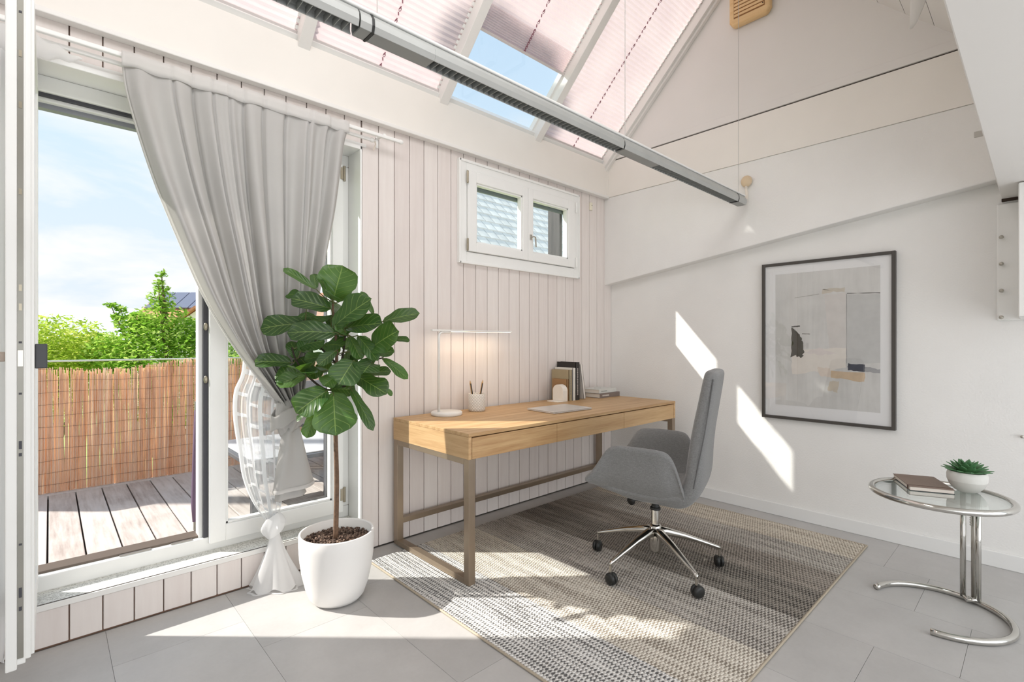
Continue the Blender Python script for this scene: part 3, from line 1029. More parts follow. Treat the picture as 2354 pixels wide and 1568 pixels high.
# ================================================================== rug
def rug_mat():
    b = NB('woven_rug')
    pos = b.coord('Position')
    xyz = b.sep(pos)
    nz = b.noise(pos, 30, 3)
    x = b.math('ADD', xyz[0], b.math('MULTIPLY', b.math('SUBTRACT', nz, 0.5), 0.012))
    u = b.math('DIVIDE', b.math('ADD', x, 2.53), 2.33)

    def U(v):
        return (v + 2.53) / 2.33
    light = b.ramp(u, [(0.0, srgb(230, 228, 224)), (U(-2.17), srgb(230, 223, 210)), (U(-1.78), srgb(200, 194, 186)), (U(-1.41), srgb(150, 143, 134)),
                       (U(-1.06), srgb(166, 157, 147)), (U(-0.78), srgb(194, 188, 179)), (U(-0.50), srgb(222, 213, 198))], 'CONSTANT')
    dark = b.ramp(u, [(0.0, srgb(100, 99, 98)), (U(-2.17), srgb(140, 130, 117)), (U(-1.78), srgb(104, 98, 92)), (U(-1.41), srgb(62, 57, 52)),
                      (U(-1.06), srgb(88, 81, 74)), (U(-0.78), srgb(118, 112, 106)), (U(-0.50), srgb(150, 139, 123))], 'CONSTANT')
    kx, ky = 2 * PI / 0.022, 2 * PI / 0.016
    row = b.math('FLOOR', b.math('MULTIPLY', xyz[0], kx / (2 * PI)))
    ph = b.math('MULTIPLY', row, PI)
    wy = b.math('SINE', b.math('ADD', b.math('MULTIPLY', xyz[1], ky), ph))
    wx = b.math('SINE', b.math('MULTIPLY', xyz[0], kx))
    n2 = b.noise(pos, 90, 2)
    big = b.noise(b.scaled(pos, (22, 2.2, 1)), 1.0, 3)
    pat = b.math('ADD', b.math('MULTIPLY', wy, 0.42), b.math('ADD', b.math('MULTIPLY', b.math('SUBTRACT', n2, 0.5), 1.3), b.math('MULTIPLY', b.math('SUBTRACT', big, 0.5), 1.5)))
    # plain darker rows across the first stripe
    first = b.math('LESS_THAN', u, U(-2.17))
    line = b.math('MULTIPLY', b.math('SINE', b.math('MULTIPLY', xyz[0], 2 * PI / 0.026)), 0.3)
    pat = b.math('ADD', pat, b.math('MULTIPLY', first, line))
    fac = b.ramp(b.math('ADD', b.math('MULTIPLY', pat, 0.5), 0.5), [(0.28, (0, 0, 0, 1)), (0.58, (1, 1, 1, 1))])
    col = b.mix(fac, dark, light)
    hgt = b.math('ADD', b.math('MULTIPLY', wy, 0.4), b.math('ADD', b.math('MULTIPLY', b.math('ABSOLUTE', wx), 0.7), b.math('MULTIPLY', n2, 0.5)))
    return b.finish(b.principled(Base_Color=col, Roughness=0.95, Normal=b.bump(hgt, 0.7, 0.006)))


rg = thing('area_rug', 'woven striped rug in cream, grey and brown under desk and chair', 'rug')
MB().box(-2.53, -0.20, -2.035, -0.155, 0.0005, 0.009).build('weave', rug_mat(), rg, bevel=0.004)
hem = MB()
for (a, b_) in (((-2.528, -2.033, 0.006), (-2.528, -0.157, 0.006)), ((-0.202, -2.033, 0.006), (-0.202, -0.157, 0.006)), ((-2.53, -2.033, 0.006), (-0.20, -2.033, 0.006))):
    hem.tube([a, b_], 0.0055, 6)
hem.build('hem', simple('rug_edge', srgb(176, 164, 146), 0.95, bump=0.3, bscale=300), rg)
RUGZ = 0.0095

# ================================================================== desk
DT = 0.785
dX0, dX1, dY0, dY1 = -2.303, -0.235, -0.783, -0.03
dk_ = thing('desk', 'long oak desk with three drawers on a bronze metal frame', 'desk', (dX0, dY1, 0))


def D(mb, name, mat, parent=dk_, **kw):
    mb.v = [(x - dX0, y - dY1, z) for x, y, z in mb.v]
    return mb.build(name, mat, parent, **kw)


D(MB().box(dX0, dX1, dY0, dY1, DT - 0.018, DT), 'tabletop', M['oak'], bevel=0.0015)
D(MB().box(dX0, dX0 + 0.02, dY0 + 0.001, dY1, 0.652, DT - 0.0185), 'side_panel', M['oak_y'], bevel=0.0015)
D(MB().box(dX1 - 0.02, dX1, dY0 + 0.001, dY1, 0.652, DT - 0.0185), 'side_panel', M['oak_y'], bevel=0.0015)
D(MB().box(dX0 + 0.02, dX1 - 0.02, dY1 - 0.02, dY1, 0.652, DT - 0.0185), 'back_panel', M['oak'])
D(MB().box(dX0 + 0.02, dX1 - 0.02, dY0 + 0.03, dY1 - 0.02, 0.652, 0.664), 'case_bottom', M['oak'])
dxs = [dX0 + 0.0225, -1.632, -0.935, dX1 - 0.0225]
for a, b_ in zip(dxs, dxs[1:]):
    D(MB().box(a + 0.0015, b_ - 0.0015, dY0 + 0.002, dY0 + 0.022, 0.652, DT - 0.0235), 'drawer', M['oak'], bevel=0.0012)
LW = 0.042
for xa in (dX0 + 0.002, dX1 - 0.002 - LW):
    for ya in (dY0 + 0.002, dY1 - 0.002 - LW):
        D(MB().box(xa, xa + LW, ya, ya + LW, RUGZ, 0.652), 'leg', M['bronze'], bevel=0.0015)
    D(MB().box(xa, xa + LW, dY0 + 0.002 + LW, dY1 - 0.002 - LW, RUGZ, RUGZ + 0.03), 'foot_rail', M['bronze'], bevel=0.0015)
    D(MB().box(xa, xa + LW, dY0 + 0.002 + LW, dY1 - 0.002 - LW, 0.622, 0.652), 'top_rail', M['bronze'], bevel=0.0015)
D(MB().box(dX0 + LW, dX1 - LW, dY1 - 0.002 - LW, dY1 - 0.006, 0.135, 0.168), 'stretcher', M['bronze'], bevel=0.0015)
D(MB().box(dX0 + LW, dX1 - LW, dY1 - 0.002 - LW, dY1 - 0.006, 0.622, 0.652), 'back_rail', M['bronze'], bevel=0.0015)

# ---- desk lamp (LED bar, switched on)
LX, LY = -1.995, -0.16
lp = thing('desk_lamp', 'slim white LED bar desk lamp lit on the left of the desk', 'lamp', (LX, LY, DT))
lw = simple('lamp_white', srgb(236, 234, 230), 0.35)
MB().lathe([(0.001, 0.0), (0.096, 0.0), (0.1, 0.004), (0.1, 0.018), (0.095, 0.0235), (0.03, 0.0245), (0.001, 0.0245)], 48).build('base', lw, lp, smooth=True)
st_x = -0.06
arc = [(st_x, 0, 0.02), (st_x, 0, 0.50)] + [(st_x + 0.03 - 0.03 * math.cos(a), 0, 0.50 + 0.03 * math.sin(a)) for a in [PI / 2 * k / 6 for k in range(1, 7)]] + [(st_x + 0.09, 0, 0.53)]
MB().tube(arc, 0.0085, 12).build('stem', lw, lp, smooth=True)
hd_ = MB().box(-0.115, 0.565, -0.011, 0.011, 0.534, 0.546).build('light_bar', lw, lp, bevel=0.003)
eb = NB('led_strip')
led = eb.finish(eb.n('ShaderNodeEmission', {'Color': (1.0, 0.80, 0.55, 1), 'Strength': 2.6}).outputs[0])
MB().box(0.02, 0.555, -0.007, 0.007, 0.5325, 0.5342).build('led_strip', led, hd_)
ld = bpy.data.lights.new('led_glow', 'AREA')
ld.shape = 'RECTANGLE'
ld.size = 0.52
ld.size_y = 0.014
ld.energy = 0.45
ld.color = (1.0, 0.76, 0.5)
lo = bpy.data.objects.new('led_glow', ld)
COL.objects.link(lo)
lo.parent = lp
lo.location = (0.29, 0, 0.531)

# ---- pencil cup and pencils
cup_l = (-1.735, -0.145, DT)
cu = thing('pencil_cup', 'white ceramic cup with a diamond relief holding pencils', 'cup', cup_l)


def cup_mat():
    b = NB('diamond_ceramic')
    v = b.coord('Object')
    s = b.sep(v)
    ang = b.math('ARCTAN2', s[1], s[0])
    a1 = b.math('SINE', b.math('ADD', b.math('MULTIPLY', ang, 9), b.math('MULTIPLY', s[2], 160)))
    a2 = b.math('SINE', b.math('SUBTRACT', b.math('MULTIPLY', ang, 9), b.math('MULTIPLY', s[2], 160)))
    hh = b.math('MINIMUM', b.math('ABSOLUTE', a1), b.math('ABSOLUTE', a2))
    c = b.ramp(hh, [(0.0, srgb(190, 178, 166)), (0.25, srgb(228, 222, 214)), (1.0, srgb(238, 234, 228))])
    return b.finish(b.principled(Base_Color=c, Roughness=0.5, Normal=b.bump(hh, 0.6, 0.004)))


MB().lathe([(0.001, 0.0), (0.050, 0.0), (0.057, 0.006), (0.058, 0.02), (0.058, 0.116), (0.056, 0.119), (0.053, 0.116), (0.052, 0.012), (0.001, 0.010)], 40).build('bowl', cup_mat(), cu, smooth=True)
pm = [srgb(40, 38, 36), srgb(190, 150, 96), srgb(44, 40, 36), srgb(182, 140, 86)]
pl = ['black pencil with gold end leaning left in the cup', 'brown pencil leaning left in the cup', 'black pencil leaning right in the cup', 'tan pencil leaning right in the cup']
for k, (dx_, dy_, tx, ty, L_) in enumerate(((-0.014, 0.0, -0.060, -0.005, 0.20), (-0.016, 0.012, -0.046, 0.02, 0.195), (0.012, 0.0, 0.052, -0.006, 0.195), (0.018, 0.012, 0.06, 0.012, 0.198))):
    z0 = DT + 0.014
    p = thing('pencil', pl[k], 'pencil', (cup_l[0] + dx_, cup_l[1] + dy_, z0), group='pencils in the cup')
    d = Vector((tx - dx_, ty - dy_, 0.0))
    d.z = math.sqrt(max(0.001, L_ ** 2 - d.length ** 2))
    d.normalize()
    bm_ = simple('pencil_%d' % k, pm[k], 0.4)
    MB().tube([d * 0.004, d * (L_ - 0.02)], 0.0037, 6).build('shaft', bm_, p)
    MB().tube([d * (L_ - 0.02), d * L_], [0.0037, 0.0008], 6).build('tip', simple('pencil_wood_%d' % k, srgb(206, 168, 116), 0.6), p)

# ---- laptop (closed)
lt = thing('laptop', 'closed silver laptop lying on the desk', 'laptop', (-1.285, -0.49, DT), R(-3))
al = simple('laptop_aluminium', srgb(218, 214, 210), 0.35, 0.25)
MB().box(-0.185, 0.185, -0.135, 0.125, 0.0015, 0.0085).build('base', al, lt, bevel=0.003, bseg=3)
MB().box(-0.185, 0.185, -0.135, 0.125, 0.0092, 0.0145).build('lid', al, lt, bevel=0.0025, bseg=3)
MB().box(-0.18, 0.18, -0.13, 0.12, 0.0083, 0.0094).build('gap', M['black'], lt)

# ---- bookend
be = thing('bookend', 'white arched bookend on the desk in front of the books', 'bookend', (-0.935, -0.165, DT))
arch = [(0.0, -0.055, 0.008), (0.0, 0.055, 0.008), (0.0, 0.055, 0.085)] + [(0.0, 0.055 * math.cos(a), 0.085 + 0.048 * math.sin(a)) for a in [PI * k / 12 for k in range(1, 12)]] + [(0.0, -0.055, 0.085)]
bew = simple('bookend_white', srgb(242, 236, 226), 0.5)
MB().prism(arch, (0.055, 0, 0)).build('arch_block', bew, be, bevel=0.003)
MB().box(-0.065, 0.055, -0.055, 0.055, 0.0005, 0.008).build('foot_plate', bew, be, bevel=0.002)


# ---- books
def book(name, label, loc, size, cover, rot=(0, 0, 0), pages=srgb(236, 230, 218), group=None, spine_marks=None):
    """size: thickness (x), depth (y), height (z); spine faces -y"""
    t = thing(name, label, 'book', loc, group=group)
    t.rotation_euler = rot
    T, Dp, H = size
    cm_ = simple('cover_' + label[:24].replace(' ', '_'), cover, 0.55)
    c = MB()
    c.box(0, 0.003, 0, Dp, 0, H)
    c.box(T - 0.003, T, 0, Dp, 0, H)
    c.box(0, T, 0, 0.003, 0, H)
    c.build('cover', cm_, t)
    MB().box(0.003, T - 0.003, 0.003, Dp - 0.004, 0.003, H - 0.003).build('pages', simple('pages_' + label[:24].replace(' ', '_'), pages, 0.8), t)
    if spine_marks:
        mm = MB()
        z = spine_marks[1]
        rr = random.Random(len(label))
        while z < spine_marks[2]:
            h_ = rr.uniform(0.003, 0.009)
            mm.box(T * 0.35, T * 0.65, -0.0005, 0.0, z, z + h_)
            z += h_ + 0.004
        mm.build('spine_print', simple('print_' + label[:20], spine_marks[0], 0.6), t)
    return t


BX = -0.872
BY = -0.205
G = 'books on the desk'
book('upright_book', 'short tan-brown book standing beside the white bookend', (BX, BY, DT), (0.023, 0.155, 0.172), srgb(160, 124, 84), group=G)
book('upright_book', 'tall khaki book standing behind the short brown book', (BX + 0.025, BY, DT), (0.038, 0.185, 0.245), srgb(168, 154, 124), group=G, spine_marks=(srgb(140, 132, 120), 0.05, 0.2))
book('upright_book', 'white book standing between the khaki and black books', (BX + 0.065, BY - 0.005, DT), (0.036, 0.19, 0.26), srgb(226, 222, 214), group=G)
book('upright_book', 'black book with printed spine standing upright', (BX + 0.103, BY - 0.005, DT), (0.046, 0.20, 0.305), srgb(46, 42, 40), group=G, spine_marks=(srgb(190, 184, 178), 0.04, 0.25))
book('upright_book', 'white book leaning against the black book', (BX + 0.205, BY - 0.005, DT + 0.004), (0.026, 0.19, 0.285), srgb(224, 220, 214), rot=(0, R(-9.5), 0), group=G)


def flat_book(name, label, loc, size, cover, rz, marks=None):
    """size: width (x, along the spine), depth (y), thickness (z); spine faces -y"""
    t = thing(name, label, 'book', loc, rz, group=G)
    W, Dp, T = size
    c = MB()
    c.box(0, W, 0, Dp, 0, 0.003)
    c.box(0, W, 0, Dp, T - 0.003, T)
    c.box(0, W, 0, 0.003, 0.003, T - 0.003)
    c.build('cover', simple('cover_' + label[:24], cover, 0.5), t)
    MB().box(0.003, W - 0.003, 0.003, Dp - 0.003, 0.003, T - 0.003).build('pages', simple('pages_' + label[:24], srgb(230, 224, 214), 0.8), t)
    if marks:
        m_ = MB()
        rr = random.Random(4)
        x = W * 0.12
        while x < W * 0.45:
            ww = rr.uniform(0.004, 0.01)
            m_.box(x, x + ww, -0.0005, 0.0, T * 0.35, T * 0.65)
            x += ww + 0.003
        m_.build('spine_print', simple('print_' + label[:20], marks, 0.5), t)
    return t


flat_book('lying_book', 'grey-brown thick book at the bottom of the lying stack', (-0.52, -0.262, DT + 0.0005), (0.28, 0.19, 0.038), srgb(128, 116, 110), R(0), srgb(226, 222, 216))
fb = flat_book('lying_book', 'white book on top of the lying stack', (-0.525, -0.257, DT + 0.0395), (0.255, 0.18, 0.032), srgb(214, 216, 212), R(2), srgb(150, 158, 156))
MB().tube([(0.12 + 0.03 * math.cos(a), 0.10 + 0.03 * math.sin(a), 0.0322) for a in [2 * PI * k / 20 for k in range(20)]], 0.0012, 5, closed=True).build('cover_print', simple('ring_print', srgb(170, 172, 166), 0.6), fb)

# ================================================================== office chair
def felt():
    b = NB('grey_felt')
    v = b.coord('Object')
    n = b.noise(b.scaled(v, (1, 1, 1)), 420, 2, 0.7)
    n2 = b.noise(b.scaled(v, (60, 60, 700)), 1.0, 2)
    n3 = b.noise(b.scaled(v, (700, 700, 60)), 1.0, 2)
    f = b.math('ADD', b.math('MULTIPLY', n, 0.4), b.math('ADD', b.math('MULTIPLY', n2, 0.3), b.math('MULTIPLY', n3, 0.3)))
    c = b.ramp(f, [(0.34, srgb(96, 96, 96)), (0.66, srgb(142, 142, 141))])
    return b.finish(b.principled(Base_Color=c, Roughness=0.92, Normal=b.bump(f, 0.25, 0.003), Sheen_Weight=0.25))


M['felt'] = felt()
ch = thing('office_chair', 'grey upholstered swivel chair with tall back on a chrome star base', 'chair', (-1.405, -1.305, RUGZ), R(18))


def ring_section(w_, t_, n=20, e=4.0):
    out = []
    for k in range(n):
        a = 2 * PI * k / n
        c, s = math.cos(a), math.sin(a)
        out.append((math.copysign(abs(c) ** (2 / e), c) * w_, math.copysign(abs(s) ** (2 / e), s) * t_))
    return out


def pad(profile, widths, thick, n, name):
    """sweep a rounded slab along a (y, z) profile"""
    P = spline([(0, y, z) for y, z in profile], n)
    rows = []
    for i, p in enumerate(P):
        t = (P[min(i + 1, n - 1)] - P[max(i - 1, 0)]).normalized()
        nrm = Vector((0, -t.z, t.y))
        f = i / (n - 1)
        w_ = lerp_tab(widths, f)
        th = lerp_tab(thick, f)
        end = min(f, 1 - f) * (n - 1)
        k = {0: 0.55, 1: 0.86}.get(int(round(end)), 1.0)
        rows.append([p + Vector((x * (k * 0.1 + 0.9), 0, 0)) + nrm * (y * k) for x, y in ring_section(w_, th / 2)])
    mb_ = MB().grid(rows, True)
    m = len(rows[0])
    mb_.f.append(tuple(range(m))[::-1])
    mb_.f.append(tuple(range((n - 1) * m, n * m)))
    return mb_.build(name, M['felt'], ch, smooth=True, subsurf=1)


bk = pad([(-0.02, 0.430), (-0.10, 0.436), (-0.182, 0.456), (-0.226, 0.535), (-0.240, 0.66), (-0.255, 0.78), (-0.280, 0.92), (-0.303, 1.05), (-0.311, 1.098)],
         [(0, 0.20), (0.2, 0.225), (0.45, 0.228), (0.7, 0.22), (0.9, 0.208), (1.0, 0.185)], [(0, 0.06), (0.22, 0.115), (0.5, 0.09), (1.0, 0.066)], 30, 'backrest')
pad([(0.285, 0.474), (0.25, 0.480), (0.12, 0.462), (-0.04, 0.452), (-0.15, 0.46), (-0.19, 0.475)],
    [(0, 0.215), (0.3, 0.245), (1.0, 0.235)], [(0, 0.03), (0.3, 0.06), (1.0, 0.07)], 20, 'seat')
top_t = [(-0.195, 0.468), (-0.18, 0.53), (-0.165, 0.595), (-0.148, 0.655), (-0.125, 0.694), (-0.095, 0.708), (0.04, 0.714), (0.14, 0.710), (0.17, 0.698), (0.198, 0.665), (0.235, 0.595), (0.272, 0.545), (0.302, 0.515)]
bot_t = [(-0.195, 0.435), (-0.12, 0.406), (0.0, 0.402), (0.10, 0.412), (0.20, 0.442), (0.27, 0.475), (0.302, 0.492)]
for sgn in (-1, 1):
    rows = []
    fs = [-0.195, -0.188, -0.178, -0.165, -0.148, -0.125, -0.095, -0.04, 0.04, 0.10, 0.14, 0.17, 0.198, 0.235, 0.272, 0.295, 0.302]
    for f_ in fs:
        zt, zb = lerp_tab(top_t, f_), lerp_tab(bot_t, f_)
        K = 8
        ctr = []
        for k in range(K + 1):
            s = k / K
            fl = 1.0 if f_ > -0.1 else 1.0 - 0.55 * (-0.1 - f_) / 0.095
            l = 0.17 + (0.08 * (1 - (1 - min(1, s * 2.0)) ** 2) + 0.045 * s * s) * fl + (0.0 if s < 0.9 else 0.012 * (s - 0.9) / 0.1)
            ctr.append(Vector((sgn * l, f_, zb + (zt - zb) * (s ** 1.0))))
        th = 0.019
        endk = 0.5 if f_ in (fs[0], fs[-1]) else 1.0
        ring = []
        for k in range(K + 1):
            t = (ctr[min(k + 1, K)] - ctr[max(k - 1, 0)]).normalized()
            nn = Vector((t.z, 0, -t.x)) * sgn
            kk = (0.7 if k in (0, K) else 1.0) * endk
            ring.append((ctr[k] + nn * th * kk, ctr[k] - nn * th * kk))
        rows.append([a for a, b_ in ring] + [b_ for a, b_ in reversed(ring)])
    mb_ = MB().grid(rows, True)
    m = len(rows[0])
    mb_.f.append(tuple(range(m))[::-1])
    mb_.f.append(tuple(range((len(rows) - 1) * m, len(rows) * m)))
    mb_.build('armrest', M['felt'], ch, smooth=True, subsurf=1)
# piping seams along the back's sides
for sgn in (-1, 1):
    P = spline([(sgn * 0.224, -0.236, 0.52), (sgn * 0.226, -0.262, 0.66), (sgn * 0.222, -0.284, 0.78), (sgn * 0.215, -0.305, 0.92), (sgn * 0.204, -0.324, 1.06)], 16)
    MB().tube(P, 0.0028, 6).build('piping', simple('felt_piping_%d' % (sgn + 1), srgb(96, 96, 96), 0.9), bk)
# mechanism, column, star base
MB().box(-0.09, 0.09, -0.13, 0.13, 0.372, 0.402).build('seat_plate', M['black'], ch, bevel=0.008)
MB().tube([(-0.03, 0.08, 0.385), (-0.08, 0.10, 0.380), (-0.11, 0.105, 0.378)], [0.008, 0.010, 0.024], 12).build('lever', M['black'], ch, smooth=True)
MB().lathe([(0.001, 0.23), (0.022, 0.23), (0.022, 0.33), (0.001, 0.33)], 24).build('column', M['chrome'], ch, smooth=False)
MB().lathe([(0.022, 0.315), (0.028, 0.317), (0.028, 0.330), (0.022, 0.332), (0.019, 0.372), (0.001, 0.372)], 24).build('gas_spring', M['black'], ch)
MB().lathe([(0.001, 0.085), (0.026, 0.085), (0.032, 0.10), (0.036, 0.17), (0.032, 0.225), (0.026, 0.237), (0.001, 0.238)], 28).build('hub', M['chrome'], ch, smooth=True)
for k in range(5):
    a = R(100 + 72 * k - 18)
    d = Vector((math.cos(a), math.sin(a), 0))
    s = Vector((-d.y, d.x, 0))
    rows = []
    for (r_, z, hw, hh) in ((0.01, 0.198, 0.026, 0.028), (0.06, 0.196, 0.024, 0.022), (0.16, 0.172, 0.018, 0.016), (0.27, 0.136, 0.0135, 0.012), (0.345, 0.110, 0.0105, 0.010), (0.36, 0.104, 0.008, 0.008)):
        c = d * r_ + Vector((0, 0, z))
        rows.append([c + s * (x * hw) + Vector((0, 0, y * hh)) for x, y in ring_section(1, 1, 12, 3)])
    mb_ = MB().grid(rows, True)
    mb_.f.append(tuple(range(12))[::-1])
    mb_.f.append(tuple(range(60, 72)))
    leg = mb_.build('star_leg', M['chrome'], ch, smooth=True)
    e = d * 0.352
    MB().tube([e + Vector((0, 0, 0.105)), e + Vector((0, 0, 0.062))], 0.0075, 10).build('caster_stem', M['steel'], leg)
    cs = MB()
    e2 = e + s * 0.006
    for sg in (-1, 1):
        cc = e2 + d * 0 + s * 0
        rowsw = []
        for (off, rr_) in ((0.003, 0.020), (0.003, 0.030), (0.012, 0.031), (0.020, 0.027), (0.024, 0.016), (0.024, 0.001)):
            rowsw.append([cc + d * (sg * off) * 1.0 + s * (rr_ * math.cos(2 * PI * q / 18)) + Vector((0, 0, 0.032 + rr_ * math.sin(2 * PI * q / 18))) for q in range(18)])
        cs.grid(rowsw, True)
    cs.ball((e2.x, e2.y, 0.044), 0.02, 0.02, 0.02, 12, 7)
    cs.build('caster', M['black'], leg, smooth=True)

# ================================================================== fiddle-leaf fig
def fig_leaf_mat():
    b = NB('fig_leaf')
    uv = b.sep(b.n('ShaderNodeUVMap').outputs[0])
    u = b.math('SUBTRACT', uv[0], 0.5)
    au = b.math('ABSOLUTE', u)
    v = uv[1]
    mid = b.math('LESS_THAN', au, 0.013)
    lat = b.math('FRACT', b.math('SUBTRACT', b.math('MULTIPLY', v, 6.5), b.math('MULTIPLY', au, 4.2)))
    lat = b.math('MULTIPLY', b.math('LESS_THAN', lat, 0.075), b.math('LESS_THAN', au, 0.44))
    vein = b.math('MAXIMUM', mid, b.math('MULTIPLY', lat, 0.75))
    n = b.noise(b.coord('Object'), 14, 3)
    oi = b.n('ShaderNodeObjectInfo').outputs['Random']
    base = b.ramp(b.math('ADD', b.math('MULTIPLY', n, 0.5), b.math('MULTIPLY', oi, 0.5)), [(0.2, srgb(42, 74, 34)), (0.55, srgb(60, 98, 44)), (0.85, srgb(84, 122, 56))])
    c = b.mix(b.math('MULTIPLY', vein, 0.7), base, srgb(150, 178, 96))
    h_ = b.math('SUBTRACT', b.math('MULTIPLY', b.math('SINE', b.math('MULTIPLY', b.math('SUBTRACT', b.math('MULTIPLY', v, 6.5), b.math('MULTIPLY', au, 4.2)), 2 * PI)), 0.4), vein)
    p = b.principled(Base_Color=c, Roughness=0.33, Normal=b.bump(h_, 0.25, 0.004))
    t = b.n('ShaderNodeBsdfTranslucent', {'Color': b.mix(0.5, c, srgb(130, 170, 50))}).outputs[0]
    return b.finish(b.n('ShaderNodeMixShader', {0: 0.22, 1: p, 2: t}).outputs[0])


M['figleaf'] = fig_leaf_mat()
PB = Vector((-2.827, -0.41, 0.0))
pt = thing('plant_pot', 'round white planter pot on the floor left of the desk', 'pot', tuple(PB))
pw = simple('pot_white', srgb(240, 238, 235), 0.5, var=0.01, bump=0.05, bscale=300)
prof = [(0.001, 0.001), (0.095, 0.001), (0.112, 0.006), (0.128, 0.025), (0.146, 0.075), (0.163, 0.15), (0.172, 0.22), (0.1755, 0.28), (0.1755, 0.325), (0.173, 0.330), (0.166, 0.330), (0.163, 0.325), (0.162, 0.27), (0.001, 0.26)]
MB().lathe(prof, 64).build('pot_body', pw, pt, smooth=True)
pl_ = thing('fiddle_leaf_fig', 'fiddle-leaf fig tree with big glossy leaves in the white pot', 'plant', (PB.x, PB.y, 0.285))
PO = Vector((PB.x, PB.y, 0.285))
# clay granules
rr = random.Random(11)
sm = MB()
for _ in range(900):
    a, q = rr.uniform(0, 2 * PI), 0.158 * math.sqrt(rr.random())
    s = rr.uniform(0.005, 0.0085)
    c = Vector((q * math.cos(a), q * math.sin(a), rr.uniform(-0.004, 0.006)))
    ax = [Vector((rr.gauss(0, 1), rr.gauss(0, 1), rr.gauss(0, 1))).normalized() for _ in range(2)]
    a0 = ax[0]
    a1 = a0.cross(ax[1]).normalized()
    a2 = a0.cross(a1)
    vs6 = [c + a0 * s, c - a0 * s, c + a1 * s, c - a1 * s, c + a2 * s, c - a2 * s]
    sm.add(vs6, [(0, 2, 4), (2, 1, 4), (1, 3, 4), (3, 0, 4), (2, 0, 5), (1, 2, 5), (3, 1, 5), (0, 3, 5)])
sm.lathe([(0.001, -0.012), (0.160, -0.012)], 32)
sb = NB('clay_granules')
_ri = sb.n('ShaderNodeNewGeometry').outputs['Random Per Island']
M['granule'] = sb.finish(sb.principled(Base_Color=sb.ramp(_ri, [(0.0, srgb(70, 56, 48)), (0.6, srgb(112, 92, 80)), (1.0, srgb(146, 124, 108))]), Roughness=0.9))
o = sm.build('clay_granules', M['granule'], pl_)
o['kind'] = 'stuff'
LEAVES = [
    ((-2.849, -0.415, 1.452), (-2.826, -0.464, 1.62), 0.187), ((-2.879, -0.292, 1.512), (-3.015, -0.206, 1.629), 0.044),
    ((-2.871, -0.258, 1.521), (-2.864, -0.21, 1.605), 0.041), ((-2.864, -0.429, 1.41), (-3.019, -0.339, 1.47), 0.105),
    ((-2.91, -0.25, 1.483), (-3.003, -0.107, 1.499), 0.047), ((-2.866, -0.455, 1.323), (-2.773, -0.623, 1.46), 0.117),
    ((-2.657, -0.458, 1.388), (-2.676, -0.358, 1.518), 0.035), ((-2.665, -0.559, 1.351), (-2.535, -0.681, 1.404), 0.076),
    ((-2.949, -0.323, 1.342), (-3.13, -0.235, 1.328), 0.111), ((-2.887, -0.284, 1.38), (-2.956, -0.124, 1.384), 0.044),
    ((-2.86, -0.488, 1.294), (-3.061, -0.409, 1.309), 0.111), ((-2.847, -0.39, 1.366), (-2.947, -0.256, 1.347), 0.047),
    ((-2.826, -0.491, 1.318), (-2.73, -0.663, 1.349), 0.093), ((-2.734, -0.577, 1.221), (-2.678, -0.712, 1.31), 0.134),
    ((-2.628, -0.567, 1.267), (-2.533, -0.601, 1.267), 0.035), ((-2.71, -0.517, 1.197), (-2.633, -0.617, 1.209), 0.058),
    ((-2.673, -0.58, 1.174), (-2.58, -0.666, 1.078), 0.053), ((-2.727, -0.475, 1.096), (-2.608, -0.544, 1.112), 0.053),
    ((-2.793, -0.549, 1.091), (-2.73, -0.718, 1.02), 0.093), ((-2.801, -0.501, 1.032), (-2.731, -0.607, 0.837), 0.056),
    ((-2.882, -0.494, 1.014), (-2.916, -0.599, 0.842), 0.184), ((-2.901, -0.476, 1.025), (-3.048, -0.476, 0.938), 0.134),
    ((-2.926, -0.398, 0.924), (-2.975, -0.408, 0.801), 0.067), ((-2.952, -0.347, 1.088), (-3.079, -0.31, 1.059), 0.082),
    ((-2.995, -0.279, 1.151), (-3.145, -0.194, 1.164), 0.082), ((-2.986, -0.301, 1.168), (-2.992, -0.254, 1.261), 0.058),
    ((-2.969, -0.317, 1.203), (-2.916, -0.298, 1.279), 0.076), ((-2.82, -0.58, 1.166), (-2.915, -0.627, 1.069), 0.134),
    ((-2.864, -0.484, 1.21), (-2.957, -0.506, 1.151), 0.058), ((-2.885, -0.41, 1.186), (-2.975, -0.38, 1.17), 0.056),
    ((-2.905, -0.418, 1.112), (-2.978, -0.432, 1.099), 0.07), ((-2.855, -0.464, 1.09), (-2.925, -0.481, 1.049), 0.076),
    ((-2.801, -0.488, 1.278), (-2.777, -0.565, 1.176), 0.061), ((-2.78, -0.534, 1.283), (-2.729, -0.637, 1.171), 0.064),
    ((-2.909, -0.278, 1.113), (-2.933, -0.2, 1.183), 0.082), ((-2.926, -0.262, 1.089), (-2.979, -0.13, 1.14), 0.064),
    ((-2.784, -0.49, 1.099), (-2.717, -0.579, 1.163), 0.061), ((-2.8, -0.474, 1.29), (-2.864, -0.484, 1.334), 0.05),
    ((-2.851, -0.386, 1.319), (-2.83, -0.351, 1.392), 0.053), ((-2.804, -0.375, 1.457), (-2.748, -0.373, 1.533), 0.064),
    ((-2.649, -0.534, 1.036), (-2.602, -0.55, 0.984), 0.026), ((-2.945, -0.298, 0.893), (-2.975, -0.27, 0.869), 0.029),
    ((-2.796, -0.356, 1.189), (-2.824, -0.247, 1.249), 0.076), ((-2.77, -0.353, 1.213), (-2.698, -0.337, 1.262), 0.076),
    ((-2.822, -0.331, 1.105), (-2.86, -0.214, 1.139), 0.076), ((-2.774, -0.39, 1.082), (-2.703, -0.387, 1.109), 0.07),
    ((-2.734, -0.413, 1.225), (-2.663, -0.425, 1.274), 0.07),
]
